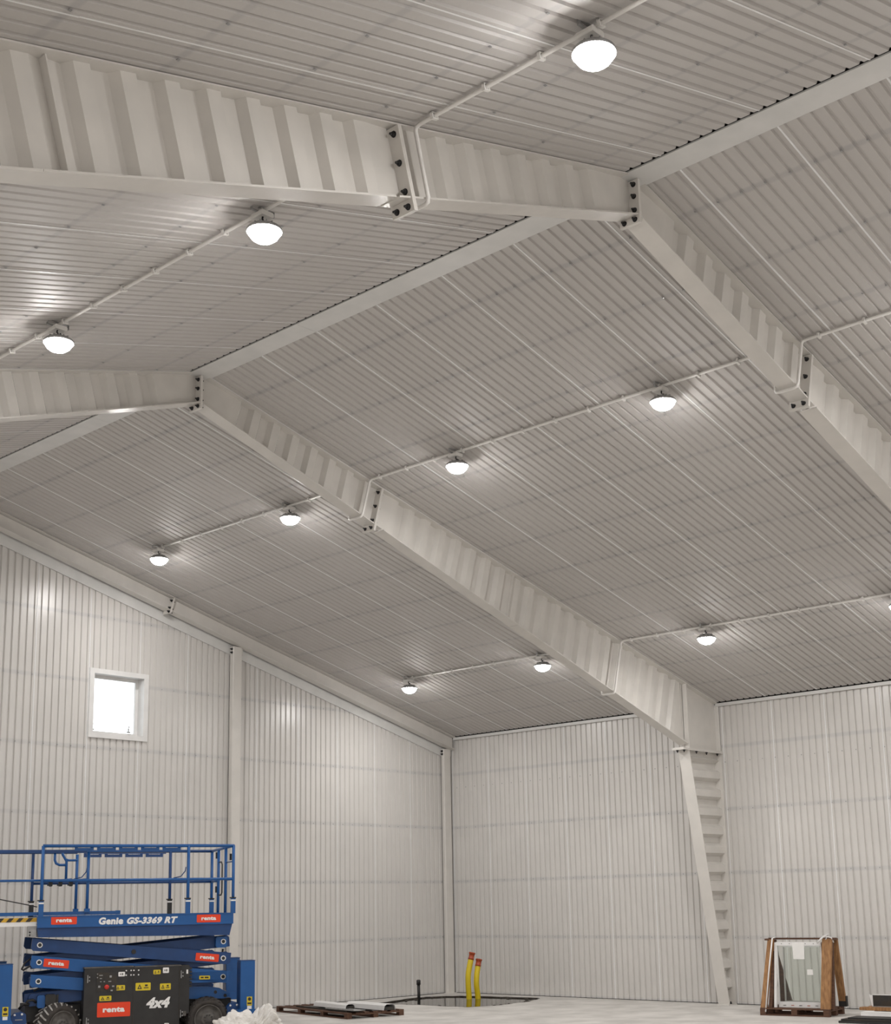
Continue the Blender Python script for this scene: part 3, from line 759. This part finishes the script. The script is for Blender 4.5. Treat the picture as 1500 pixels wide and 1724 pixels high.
for k in range(2):
    g = MB(); zc = (pinL[k] + pinR[k + 1]) / 2; g.lathe([(0, 0.138), (0.034, 0.138), (0.034, 0.15)], 12, 'y', ((XL + XR) / 2, 0, zc), smooth=False); part('centre_pin', 'black', g)
# end bosses of the right-hand pins that show in front
for z in pinR[:1]:
    g = MB(); g.bbox(0.13, 0.305, 0.16, 0.24, z - 0.09, z + 0.075, 0.02); bo = part('arm_boss', 'blue', g)
    g = MB(); g.lathe([(0.0, 0.148), (0.026, 0.148), (0.026, 0.16)], 16, 'y', (0.245, 0, z), smooth=False); part('pivot_pin', 'black', g, bo)
    g = MB(); g.lathe([(0.026, 0.151), (0.040, 0.151), (0.040, 0.16)], 16, 'y', (0.245, 0, z), smooth=False); part('pin_ring', 'ink', g, bo)
rail('hose', [(-2.56, 0.25, 1.30), (-2.66, 0.25, 1.22), (-2.70, 0.25, 1.13), (-2.68, 0.25, 1.12), (-2.58, 0.25, 1.18), (-2.48, 0.25, 1.24)], 0.014, 'black')
rail('hose', [(-2.52, 0.25, 0.82), (-2.40, 0.25, 0.88), (-2.2, 0.25, 0.89), (-2.0, 0.25, 0.88)], 0.014, 'black')
rail('hose', [(0.26, 0.25, 1.34), (0.25, 0.25, 1.26), (0.28, 0.25, 1.24)], 0.016, 'black')
# chassis
g = MB(); g.box(-2.62, 0.42, 0.36, 1.24, 0.38, 0.60); part('chassis', 'black', g)
g = MB(); g.prism([(-2.64, 0.66), (-2.0, 0.64), (-1.75, 0.66), (-1.75, 0.80), (-2.1, 0.83), (-2.45, 0.80), (-2.64, 0.775)], 0.30, 0.36); part('base_beam', 'darkblue', g)
g = MB(); g.prism([(-0.35, 0.62), (0.30, 0.60), (0.40, 0.63), (0.38, 0.67), (0.22, 0.76), (0.06, 0.785), (-0.28, 0.80), (-0.35, 0.74)], 0.28, 0.36); part('base_beam', 'blue', g)
for x, z in ((0.16, 0.70), (0.31, 0.645)):
    g = MB(); g.lathe([(0, 0.272), (0.025, 0.272), (0.025, 0.28)], 10, 'y', (x, 0, z), smooth=False); part('beam_pin', 'bolt', g)
g = MB(); g.bbox(-2.36, -2.21, 0.14, 0.30, 0.62, 0.77, 0.02); g.box(-2.20, -2.17, 0.2, 0.3, 0.60, 0.76); part('valve_block', 'black', g)
g = MB(); g.bbox(-2.47, -2.36, 0.18, 0.30, 0.58, 0.76, 0.02); part('cylinder_mount', 'blue', g)
rail('hose', [(-2.64, 0.2, 0.62), (-2.60, 0.18, 0.69), (-2.53, 0.2, 0.70), (-2.48, 0.22, 0.66)], 0.02, 'black')
rail('hose', [(-2.72, 0.2, 0.58), (-2.66, 0.17, 0.65), (-2.58, 0.2, 0.64)], 0.018, 'black')
# engine box
g = MB(); g.bbox(-1.835, -0.44, 0.0, 0.34, 0.20, 1.125, 0.01); eb = part('engine_box', 'black', g)
g = MB(); g.bbox(-0.44, -0.29, 0.03, 0.34, 0.42, 1.125, 0.01); part('engine_box_end', 'black', g)
for k in range(6):
    g = MB(); g.box(-0.29, -0.25, 0.05, 0.30, 0.80 + k * 0.052, 0.83 + k * 0.052); part('vent_fin', 'black', g)
g = MB(); g.box(-1.845, -1.125, -0.008, 0.35, 1.125, 1.14); g.box(-1.115, -0.42, -0.008, 0.35, 1.118, 1.133); part('box_lid', 'rim', g)
g = MB(); g.box(-1.128, -1.118, -0.006, 0.0, 0.21, 1.12); g.box(-0.452, -0.44, -0.006, 0.0, 0.21, 1.12); g.box(-1.80, -0.47, -0.006, 0.0, 0.255, 0.268); part('door_gap', 'print', g, eb)
for x, z in ((-1.79, 0.97), (-1.79, 0.37), (-0.425, 0.99), (-0.425, 0.42)):
    g = MB(); g.box(x - .004, x + .008, -0.012, 0.0, z - 0.05, z + 0.06); g.box(x + .02, x + .035, -0.012, 0.0, z - 0.03, z - 0.01); g.box(x + .02, x + .035, -0.012, 0.0, z + 0.02, z + 0.04); part('door_hinge', 'zinc', g, eb)
g = MB(); g.box(-0.385, -0.335, 0.022, 0.03, 0.39, 0.46); part('small_plate', 'rim', g, eb)
g = MB(); g.box(-0.34, -0.315, 0.018, 0.03, 1.0, 1.06); part('latch_plate', 'ink', g, eb)
for i, x in enumerate((-1.235, -1.165, -1.125, -1.055)):
    for z in (1.01, 1.075):
        g = MB(); g.lathe([(0, -0.01), (0.011, -0.008), (0.011, 0.0)], 8, 'y', (x, 0, z)); part('panel_rivet', 'ink', g, eb)
g = MB(); g.box(-1.66, -1.37, -0.006, 0.0, 0.79, 1.06); cp = part('control_panel', 'print', g, eb)
for (x, z, w, h) in ((-1.60, 1.02, .05, .012), (-1.60, 0.975, .03, .012), (-1.60, .93, .02, .012), (-1.55, .93, .02, .012), (-1.46, 1.0, .03, .03), (-1.47, .93, .04, .012), (-1.65, 1.04, .014, .014), (-1.65, .99, .014, .014), (-1.42, .86, .03, .02), (-1.62, .86, .03, .03), (-1.44, .80, .03, .02)):
    g = MB(); g.box(x - w / 2, x + w / 2, -0.012, -0.006, z - h / 2, z + h / 2); part('switch', 'zinc', g, cp)
g = MB(); g.lathe([(0, -0.04), (0.032, -0.035), (0.036, -0.02), (0.02, -0.006)], 14, 'y', (-1.515, 0, 0.852)); part('stop_button', 'red', g, cp)
decal(-1.64, -1.163, 0.425, 0.63, -0.0005, 'orange', 'renta', wfrac=0.66, hfrac=0.36)
for (x0, x1, z0, z1) in ((-1.613, -1.44, .655, .727), (-1.387, -1.247, .797, .87), (-1.094, -.873, .782, .893), (-.735, -.575, .779, .871), (-.837, -.73, 1.008, 1.072)):
    o = decal(x0, x1, z0, z1, -0.0005, 'yellow', name='warning_decal'); w = x1 - x0; h = z1 - z0
    g = MB(); g.prism([(-w * .38, -h * .3), (-w * .08, -h * .3), (-w * .23, h * .34)], -0.006, -0.004); g.build('warning_triangle', 'print', o)
    g = MB(); g.prism([(-w * .285, -h * .19), (-w * .175, -h * .19), (-w * .23, h * .10)], -0.0075, -0.006); g.build('triangle_centre', 'yellow', o)
    g = MB(); g.box(w * .05, w * .36, -0.006, -0.004, -h * .22, -h * .10); g.box(w * .12, w * .30, -0.006, -0.004, h * .02, h * .26); g.build('print_lines', 'print', o)
for (x0, x1, z0, z1) in ((-1.349, -1.253, .995, 1.06), (-.697, -.607, 1.021, 1.101), (-.66, -.59, .272, .30)):
    o = decal(x0, x1, z0, z1, -0.0005, 'ink', name='white_decal'); w = x1 - x0; h = z1 - z0
    g = MB(); g.box(-w * .25, -w * .1, -0.006, -0.004, -h * .15, h * .15); g.box(w * .02, w * .22, -0.006, -0.004, -h * .2, h * .2); g.build('print_lines', 'rim', o)
text_part('4x4', 0.355, 0.155, (-0.755, -0.001, 0.60), LIFT, shear=0.28, bold=0.055)
# deck lettering and decals
text_part('Genie', 0.355, 0.105, (-1.478, -0.0005, 1.80), LIFT, shear=0.1, bold=0.055)
text_part('GS-3369 RT', 0.755, 0.105, (-0.868, -0.0005, 1.797), LIFT, shear=0.28, bold=0.055)
decal(-2.335, -1.972, 1.762, 1.88, -0.0005, 'orange', 'renta'); decal(-0.203, 0.161, 1.748, 1.864, -0.0005, 'orange', 'renta')
a_ = -math.atan2(pinR[1] - pinL[0], XR - XL)
decal(-2.405, -2.045, 1.147, 1.262, 0.1495, 'orange', 'renta', -math.atan2(pinR[2] - pinL[1], XR - XL)); decal(-0.18, 0.177, 1.167, 1.281, 0.1495, 'orange', 'renta', a_)
o = decal(-0.12, 0.045, 0.90, 0.955, 0.1495, 'yellow', None, -math.atan2(pinR[3] - pinL[2], XR - XL) * 0.2, name='warning_decal'); 
g = MB(); g.box(-0.06, -0.015, -0.006, -0.004, -0.01, 0.012); g.box(0.0, 0.06, -0.006, -0.004, -0.01, 0.012); g.build('print_lines', 'print', o)
g = MB(); g.bbox(-0.30, 0.305, 0.15, 0.22, 0.855, 1.01, 0.02); ar = part('arm_end', 'blue', g)
g = MB(); g.lathe([(0.0, 0.138), (0.026, 0.138), (0.026, 0.15)], 16, 'y', (0.245, 0, 0.931), smooth=False); part('pivot_pin', 'black', g, ar)
g = MB(); g.lathe([(0.026, 0.141), (0.040, 0.141), (0.040, 0.15)], 16, 'y', (0.245, 0, 0.931), smooth=False); part('pin_ring', 'ink', g, ar)
# wheels
def wheel_meshes():
    r = 0.327; w = 0.30
    g = MB(); g.lathe([(0.205, -w / 2 + .03), (0.215, -w / 2), (0.27, -w / 2 - .008), (0.295, -w / 2 + 0.02), (r - 0.018, -w / 2 + 0.05), (r - 0.014, 0), (r - 0.018, w / 2 - 0.05), (0.295, w / 2 - 0.02), (0.27, w / 2 + .008), (0.215, w / 2), (0.205, w / 2 - .03)], 40, 'y')
    tire = g.mesh('tire', 'rubber')
    g = MB(); n = 22
    for sd in (-1, 1):
        for k in range(n):
            a0 = 2 * math.pi * (k + (0.5 if sd > 0 else 0)) / n
            q = []
            for rr in (r - 0.022, r):
                for (yy, da) in ((0.005, 0.0), (0.155, 0.20), (0.155, 0.27), (0.005, 0.085)):
                    rad = rr - (0.022 if yy > 0.1 else 0)
                    q.append((rad * math.cos(a0 + da), sd * yy, rad * math.sin(a0 + da)))
            g.hexa(q)
    lug = g.mesh('tread_lugs', ['rubber'])
    g = MB(); g.lathe([(0.214, -w / 2 - 0.003), (0.206, -w / 2 - 0.006), (0.196, -w / 2 + 0.004), (0.185, -w / 2 + 0.03), (0.12, -w / 2 + 0.055), (0.105, -w / 2 + 0.02), (0.09, -w / 2 + 0.005), (0.0, -w / 2 + 0.0)], 28, 'y')
    rim = g.mesh('rim', 'rim')
    g = MB()
    for k in range(9):
        a = 2 * math.pi * k / 9; g.lathe([(0.011, -w / 2 - 0.012), (0.011, -w / 2 + 0.03), (0, -w / 2 - 0.012)][::-1], 6, 'y', (0.06 * math.cos(a), 0, 0.06 * math.sin(a)), smooth=False)
    nuts = g.mesh('wheel_nuts', 'zinc')
    return tire, lug, rim, nuts
WT = wheel_meshes()
LUGD = WT[1].copy(); LUGD.materials.clear(); LUGD.materials.append(M['dust'])
for (x, y, st, ro, dusty) in ((0.0, 0.15, 0, 0.1, False), (-2.18, 0.17, R(24), 0.3, True), (0.0, 1.45, math.pi, 0.2, False), (-2.18, 1.43, math.pi + R(22), 0.5, False)):
    wq = inst('wheel', WT[0], LIFT, (x, y, 0.327), rot=(0, ro, st))
    wq.rotation_mode = 'XYZ'
    for nm, me in (('tread_lugs', LUGD if dusty else WT[1]), ('rim', WT[2]), ('wheel_nuts', WT[3])): inst(nm, me, wq, (0, 0, 0))
rail('axle', [(0.0, 0.28, 0.327), (0.0, 1.32, 0.327)], 0.06, 'black'); rail('axle', [(-2.18, 0.3, 0.327), (-2.18, 1.30, 0.327)], 0.06, 'black')
# outriggers
def outrigger(x0, x1, y0, y1, z0, z1, zsign=True, sticker=True):
    g = MB(); g.bbox(x0, x1, y0, y1, z0 + 0.05, z1, 0.008); o = part('outrigger_leg', 'blue', g)
    g = MB(); cx_ = (x0 + x1) / 2; g.prism([(x0 - 0.08, z0 + .06), (x0 + 0.02, z0), (x1 - 0.02, z0), (x1 + 0.03, z0 + 0.075), (x1, z0 + 0.12), (x0 - .02, z0 + 0.12)], y0 - 0.01, y1 + 0.01); part('outrigger_foot', 'blue', g, o)
    g = MB(); g.box(x0 - .004, x1 + .004, y0 - .004, y1 + .004, z1, z1 + 0.012); part('leg_cap', 'darkblue', g, o)
    g = MB(); g.box(x0 - 0.006, x0 + 0.03, y0 + 0.01, y1, z0 + 0.15, z1 - 0.02); part('leg_channel', 'darkblue', g, o)
    if sticker:
        xm = x0 + 0.63 * (x1 - x0)
        g = MB(); g.box(xm - .04, xm + .04, y0 - 0.004, y0, z0 + 0.17, z0 + 0.30); d_ = part('warning_decal', 'yellow', g, o)
        g = MB(); g.lathe([(0, y0 - .006), (0.026, y0 - .006), (0.026, y0 - .004)], 10, 'y', (xm, 0, z0 + 0.265), smooth=False); g.box(xm - .03, xm + .03, y0 - 0.006, y0 - .004, z0 + 0.19, z0 + 0.215); part('print_mark', 'print', g, o)
        g = MB(); g.box(xm - .034, xm + .034, y0 - 0.004, y0, z0 + 0.085, z0 + 0.165); part('white_decal', 'ink', g, o)
    return o
outrigger(0.46, 0.68, -0.10, 0.12, 0.335, 1.16); outrigger(0.60, 0.82, 1.50, 1.72, 0.50, 1.15, sticker=False)
outrigger(-3.06, -2.85, -0.10, 0.12, 0.335, 1.215); outrigger(-3.03, -2.82, 1.50, 1.72, 0.335, 1.20, sticker=False)
for (x0, x1, y0) in ((0.28, 0.50, 0.0), (-2.84, -2.62, 0.02)):
    g = MB(); g.prism([(x0, 0.38), (x0 + 0.06, 0.33), (x1 - 0.03, 0.33), (x1, 0.40), (x1 - 0.02, 0.52), (x1 - 0.08, 0.55), (x0 + 0.05, 0.54), (x0, 0.48)], y0, y0 + 0.12); o = part('outrigger_knuckle', 'darkblue', g)
    for x, z in ((x0 + 0.05, 0.51), (x1 - 0.07, 0.515)):
        g = MB(); g.lathe([(0, y0 - .014), (0.016, y0 - .01), (0.016, y0)], 8, 'y', (x, 0, z)); part('knuckle_pin', 'ink', g, o)
    g = MB(); g.box(x0 + 0.06, x1 - 0.06, y0 - 0.008, y0, 0.435, 0.447); part('knuckle_slot', 'zinc', g, o)
g = MB(); g.box(0.40, 0.62, 0.12, 1.52, 0.40, 0.50); g.box(-2.95, -2.62, 0.12, 1.52, 0.40, 0.50); part('outrigger_beam', 'darkblue', g)

# ================================================================ HEAP OF WHITE FILM in front of the lift
from mathutils import noise
bm = bmesh.new(); bmesh.ops.create_icosphere(bm, subdivisions=6, radius=1.0)
for v in bm.verts:
    q = v.co.copy(); nn = noise.fractal(q * 2.2 + Vector((2, 0, 0)), 0.9, 2.1, 4) * 0.26 + abs(noise.noise(q * 5 + Vector((0, 2, 0)))) * 0.30 + abs(noise.noise(q * 11)) * 0.14
    k = 1 + nn; x = q.x * 0.58 * k
    hh = 0.30 + 0.20 * math.exp(-((x - 0.34) / 0.13) ** 2) + 0.05 * math.exp(-((x + 0.1) / 0.2) ** 2)
    v.co = (x, q.y * 0.36 * k, max(-0.02, q.z) * hh * k + 0.02)
me = bpy.data.meshes.new('film_heap'); bm.to_mesh(me); bm.free(); me.materials.append(M['film'])
o = bpy.data.objects.new('film_heap', me); COL.objects.link(o); a = R(155); l_, n_ = 0.40, -0.66
o.location = (10.159 + math.cos(a) * l_ - math.sin(a) * n_, 4.4966 + math.sin(a) * l_ + math.cos(a) * n_, 0); o.rotation_euler = (0, 0, a)
tag(o, 'crumpled heap of white plastic film on the floor in front of the right lift wheel', 'plastic film')

# ================================================================ PIPES AT THE PIT
def yellow_pipe(pts, label):
    t = empty('drain_pipe', pts[0]); tag(t, label, 'pipe', 'yellow drain pipes')
    P = [Vector(q) for q in pts]
    def cr(t_):
        n = len(P) - 1; u = t_ * n; i = min(int(u), n - 1); f = u - i
        p0, p1, p2, p3 = P[max(i - 1, 0)], P[i], P[i + 1], P[min(i + 2, n)]
        return 0.5 * ((2 * p1) + (-p0 + p2) * f + (2 * p0 - 5 * p1 + 4 * p2 - p3) * f * f + (-p0 + 3 * p1 - 3 * p2 + p3) * f ** 3)
    path = []; rr = []
    for i in range(41): path.append(cr(i / 40)); rr.append(0.058 + (0.0025 if i % 2 else 0))
    g = MB(); g.tube(path, rr, 16); g.build('pipe_body', 'pipe_y', t, True)
    d = (path[-1] - path[-3]).normalized(); e = path[-1]
    g = MB(); g.tube([e - d * 0.02, e + d * 0.02, e + d * 0.025, e + d * 0.10, e + d * 0.105, e + d * 0.135], [0.062, 0.062, 0.056, 0.060, 0.070, 0.070], 16); g.build('socket_cap', 'pipe_o', t, True)
yellow_pipe([(1.16, 1.56, -0.15), (1.165, 1.56, 0.05), (1.18, 1.56, 0.25), (1.17, 1.56, 0.5), (1.10, 1.58, 0.80)], 'taller bent yellow drain pipe with orange cap standing in the puddle')
yellow_pipe([(0.985, 1.66, -0.15), (1.0, 1.66, 0.05), (1.03, 1.66, 0.25), (1.02, 1.66, 0.45), (0.97, 1.66, 0.66)], 'shorter bent yellow drain pipe with orange cap, right one of the pair')
t = empty('black_pipe', (1.78, 0.68, 0)); tag(t, 'short thin black pipe sticking up at the left edge of the puddle', 'pipe')
g = MB(); g.tube([(0, 0, -0.15), (0.0, 0, 0.1), (0.005, 0, 0.30)], 0.033, 12); g.build('pipe_body', 'black', t)
g = MB(); g.tube([(0.005, 0, 0.28), (0.005, 0, 0.37), (0.005, 0, 0.385)], [0.045, 0.045, 0.03], 12); g.build('pipe_cap', 'black', t)

# ================================================================ FLOOR PALLET WITH FLASHINGS
def pallet(t, lx, ly, hh, mat, boards=5, nb=3, bw=0.10):
    bt = 0.022
    for i in range(boards):
        y0 = (ly - bw) * i / (boards - 1); g = MB(); g.bbox(0.0 + random.uniform(-.008, .008), lx, y0, y0 + bw, hh - bt, hh, 0.003); g.build('deck_board', mat, t)
    for i in range(nb):
        x0 = (lx - 0.10) * i / (nb - 1)
        for j in range(3):
            y0 = (ly - 0.10) * j / 2; g = MB(); g.bbox(x0, x0 + 0.10, y0, y0 + 0.10, bt, hh - 2 * bt, 0.004); g.build('block', mat, t)
        g = MB(); g.box(x0, x0 + 0.10, 0, ly, hh - 2 * bt, hh - bt); g.build('stringer', mat, t)
    for j in range(3):
        y0 = (ly - 0.10) * j / 2; g = MB(); g.box(0, lx, y0, y0 + 0.10, 0, bt); g.build('bottom_board', mat, t)
PL = empty('wooden_pallet', (5.78, 0.80, 0), math.atan2(2.55, 0.5)); tag(PL, 'long low brown wooden pallet on the floor left of the puddle', 'pallet')
pallet(PL, 2.58, 1.2, 0.105, 'woodd', 7, 4)
def on_pallet(x, y, z=0.105):
    a = math.atan2(2.55, 0.5); return (5.78 + math.cos(a) * x - math.sin(a) * y, 0.80 + math.sin(a) * x + math.cos(a) * y, z)
def channel(label, x, y, z, ln, w, h, rz, mats, flip=False):
    """folded sheet-metal cover: a shallow channel with lips"""
    t = empty('metal_flashing', on_pallet(x, y, z), math.atan2(2.55, 0.5) + rz); tag(t, label, 'flashing', 'flashings on the floor pallet')
    th = 0.004
    outer = [(0, 0), (0.02, h * .75), (0.06, h), (w - 0.06, h), (w - 0.02, h * .75), (w, 0)]
    g = MB()
    for a, b in zip(outer, outer[1:]):
        q = []
        for xx in (0, ln):
            q += [(xx, a[0], a[1]), (xx, b[0], b[1]), (xx, b[0], b[1] + th), (xx, a[0], a[1] + th)]
        g.hexa(q)
    g.build('channel', mats, t)
    g = MB(); g.box(0.01, ln - 0.01, 0.03, w - 0.03, 0.0, h * 0.6); g.build('dark_inside', 'print', t)  # black fill that gives the open channel its dark inside
def flat_sheet(label, x, y, z, ln, w, rz, mat, cat='sheet'):
    t = empty('flat_sheet', on_pallet(x, y, z), math.atan2(2.55, 0.5) + rz); tag(t, label, cat, 'flashings on the floor pallet')
    g = MB(); g.box(0, ln, 0, w, 0, 0.006); g.build('panel', mat, t)
    g = MB(); g.box(0, ln, 0, 0.012, 0.006, 0.026); g.build('fold', mat, t)
flat_sheet('dark thin metal sheet lying at the left end of the pallet', 0.55, 0.12, 0.107, 1.9, 0.34, -0.02, 'print')
flat_sheet('grey thin metal sheet lying along the front of the pallet', 1.75, 0.05, 0.140, 0.92, 0.26, 0.02, 'zinc')
channel('white folded metal cover on the left half of the pallet', 0.92, 0.28, 0.135, 1.25, 0.20, 0.085, -0.05, 'white')
channel('long white folded metal cover on the right half of the pallet', 1.35, 0.72, 0.108, 1.25, 0.26, 0.10, 0.03, 'white')
flat_sheet('black folded metal strip between the two white covers', 1.05, 0.53, 0.108, 1.5, 0.16, 0.0, 'black')

# ================================================================ GLAZING RACK
GA = R(99.6); GP = Vector((1.95, 9.0, 0))
def gw(x, y, z=0): return (GP.x + math.cos(GA) * x - math.sin(GA) * y, GP.y + math.sin(GA) * x + math.cos(GA) * y, z)
RK = empty('glazing_rack', GP, GA); tag(RK, 'brown wooden pallet rack with upright timbers holding glazed panes by right wall', 'rack')
pallet(RK, 1.2, 0.8, 0.125, 'woodd', 5, 3)
def beam(x0, y0, z0, x1, y1, z1, w, d_, mat, name='upright', parent=RK):
    g = MB(); q = []
    for (x, y, z) in ((x0, y0, z0), (x1, y1, z1)):
        for dx, dy in ((-w / 2, -d_ / 2), (w / 2, -d_ / 2), (w / 2, d_ / 2), (-w / 2, d_ / 2)): q.append((x + dx, y + dy, z))
    g.hexa(q); return g.build(name, mat, parent)
beam(0.055, 0.05, 0.125, 0.16, 0.30, 1.25, 0.10, 0.06, 'wood'); beam(1.13, 0.05, 0.125, 1.17, 0.26, 1.26, 0.16, 0.07, 'wood')
beam(0.16, 0.10, 0.125, 0.20, 0.36, 1.22, 0.06, 0.05, 'woodd'); beam(1.235, 0.12, 0.125, 1.21, 0.34, 1.24, 0.06, 0.06, 'woodd')
beam(1.20, 0.75, 0.125, 1.20, 0.50, 1.26, 0.12, 0.06, 'wood'); beam(0.155, 0.75, 0.125, 0.13, 0.50, 1.24, 0.09, 0.06, 'woodd')
beam(0.285, 0.72, 0.125, 0.12, 0.48, 1.14, 0.10, 0.05, 'woodd'); beam(0.22, 0.16, 0.125, 0.20, 0.17, 0.42, 0.06, 0.05, 'woodd', 'prop')
g = MB(); g.box(0.06, 1.26, 0.44, 0.48, 1.245, 1.275); g.box(0.06, 0.14, 0.26, 0.52, 1.235, 1.265); g.box(1.13, 1.26, 0.26, 0.54, 1.235, 1.265); g.build('top_rail', 'woodd', RK)
g = MB(); g.box(0.18, 0.26, 0.29, 0.33, 1.06, 1.20); g.build('spacer_block', 'wood', RK); g = MB(); g.box(1.02, 1.10, 0.29, 0.33, 1.03, 1.18); g.build('spacer_block', 'wood', RK)
g = MB(); g.bbox(1.14, 1.28, 0.70, 0.78, 0.125, 0.30, 0.01); tb = g.build('black_wrapping', 'black', RK)
# glazed unit leaning in the rack
tilt = math.atan2(0.18, 1.07)
def glazed(label, x0, x1, y0, hgt, notes):
    u = empty('glazed_unit', gw(x0, y0, 0.127), GA); u.rotation_euler = (-0.045, 0, GA); tag(u, label, 'window', 'glazed units in the rack')
    w = x1 - x0
    for nm, bx in (('frame_bar', (0, w, 0, 0.06, 0, 0.095)), ('frame_bar', (0, w, 0, 0.06, hgt - 0.062, hgt)), ('frame_bar', (-0.0, 0.018, 0.01, 0.05, 0.095, hgt - 0.062)), ('frame_bar', (w - 0.018, w, 0.01, 0.05, 0.095, hgt - 0.062))):
        g = MB(); g.box(*bx); g.build(nm, 'white', u)
    g = MB(); g.box(0.018, w - 0.018, 0.028, 0.034, 0.095, hgt - 0.062); g.build('pane', 'dglass', u)
    if notes:
        g = MB(); g.box(0.52, 0.62, 0.022, 0.026, 0.54, 0.63); g.build('glass_sticker', 'paper', u); 
        for k in range(5):
            g = MB(); g.lathe([(0, -.004), (.007, -.004), (.007, 0)], 8, 'y', (0.1 + 0.14 * k, 0, hgt - 0.03)); g.build('frame_screw', 'rim', u)
        for k in range(5):
            g = MB(); g.box(0.08 + .14 * k, 0.13 + .14 * k, -.003, 0, 0.03, 0.04); g.build('frame_mark', 'pipe_o' if k % 2 else 'rim', u)
    return u
glazed('white framed glass unit leaning at the front of the wooden rack', 0.265, 1.055, 0.20, 1.085, True)
glazed('second glass unit with only white edges, behind the front one in the rack', 0.30, 1.12, 0.40, 1.05, False)
pn = MB(); pn.prism([(0, 0), (0.195, 0.0), (0.20, 0.27), (-0.012, 0.275)], -0.002, 0.0)
po = pn.build('paper_note', 'paper'); po.location = gw(0.565, 0.232, 0.925); po.rotation_euler = (-0.045, 0, GA); tag(po, 'white sheet of paper taped to the top of the front glass unit', 'paper')
for (pts, lb) in (([(0.10, 0.0, 0.06), (0.145, 0.14, 0.70), (0.20, 0.262, 1.27), (0.21, 0.4, 1.285)], 'white packing strap running down the left timbers of the rack'),
                  ([(1.0, 0.22, 1.19), (1.08, 0.20, 1.27), (1.16, 0.2, 1.31), (1.24, 0.25, 1.28), (1.26, 0.30, 1.20)], 'white packing strap knotted over the right timbers of the rack')):
    g = MB(); g.tube(pts, 0.012, 6); 
    if 'right' in lb:
        g.tube([(1.03, 0.2, 1.20), (1.12, 0.19, 1.29), (1.20, 0.22, 1.33), (1.16, 0.2, 1.25)], 0.010, 6); g.tube([(1.10, 0.2, 1.30), (1.22, 0.19, 1.34), (1.18, 0.24, 1.29)], 0.009, 6)
    so = g.build('packing_strap', 'ink'); so.location = GP; so.rotation_euler = (0, 0, GA); tag(so, lb, 'strap')
for (x, ya, yb) in ((0.235, 0.09, 0.29), (1.19, 0.10, 0.30)):
    g = MB(); q = []
    for (y0, z) in ((ya, 0.13), (yb, 1.20)):
        for dx, dy in ((-0.012, 0), (0.030, 0), (0.030, 0.05), (-0.012, 0.05)): q.append((x + dx, y0 + dy, z))
    g.hexa(q); g.build('white_batten', 'white', RK)

# ================================================================ MATERIAL STACK AT THE RIGHT EDGE
SA = R(96)
def sw(x, y): return (x, y)
def stack_obj(name, label, cat, loc, rz, parts):
    t = empty(name, loc, rz); tag(t, label, cat)
    for nm, mat, bx in parts:
        g = MB(); g.bbox(*bx, 0.004) if len(bx) == 6 else None; g.build(nm, mat, t)
    return t
stack_obj('sheet_stack', 'flat stack of black sheets lying on the floor at lower right corner', 'sheets', (2.62, 10.80, 0), R(97),
          [('black_sheet', 'black', (0.0, 1.6, 0.0, 0.50, 0.0, 0.035)), ('black_sheet', 'print', (0.03, 1.6, 0.03, 0.52, 0.036, 0.062)), ('black_sheet', 'black', (0.12, 1.6, 0.10, 0.50, 0.063, 0.082))])
stack_obj('panel_stack', 'flat stack of white panels behind the black sheets at the right edge', 'panels', (1.93, 10.80, 0), R(96),
          [('white_panel', 'ink', (0.0, 1.5, 0.0, 0.22, 0.0, 0.062)), ('white_panel', 'ink', (0.03, 1.5, 0.02, 0.22, 0.063, 0.125))])
stack_obj('timber_plank', 'light brown timber planks lying beyond the white panels at right edge', 'planks', (1.50, 10.60, 0), R(95),
          [('bearer', 'woodd', (0.25, 0.35, 0.0, 0.5, 0.0, 0.115)), ('bearer', 'woodd', (1.15, 1.25, 0.0, 0.5, 0.0, 0.115)), ('plank', 'wood', (0.0, 1.5, 0.0, 0.14, 0.116, 0.165)), ('plank', 'wood', (0.05, 1.5, 0.17, 0.32, 0.116, 0.16)), ('plank', 'wood', (0.02, 1.5, 0.35, 0.5, 0.116, 0.16))])
bp_ = empty('edged_board', (1.36, 10.76, 0.166), R(95)); bp_.rotation_euler = (0.0, 0, R(95)); tag(bp_, 'black panel with white edges standing tilted on the timber planks', 'panel')
g = MB(); q = []
for (dy, z) in ((0.0, 0.0), (-0.03, 0.195)):
    for x in ((0.02 if z == 0 else -0.01), 1.3):
        q.append((x, dy, z))
def slab(name, mat, x0a, x0b, x1, za, zb, y0, y1):
    g = MB(); g.hexa([(x0a, y0, za), (x1, y0, za), (x1, y1, za), (x0a, y1, za), (x0b, y0, zb), (x1, y0, zb), (x1, y1, zb), (x0b, y1, zb)]); return g.build(name, mat, bp_)
slab('sheet', 'print', 0.02, -0.02, 1.25, 0.012, 0.188, 0.0, 0.02)
slab('edge_strip', 'white', 0.0, -0.04, 0.02, 0.0, 0.20, -0.004, 0.024); slab('edge_strip', 'white', -0.02, -0.02, 1.25, 0.188, 0.20, -0.004, 0.024)
slab('base_strip', 'zinc', 0.0, 0.0, 1.25, 0.0, 0.012, -0.004, 0.06)
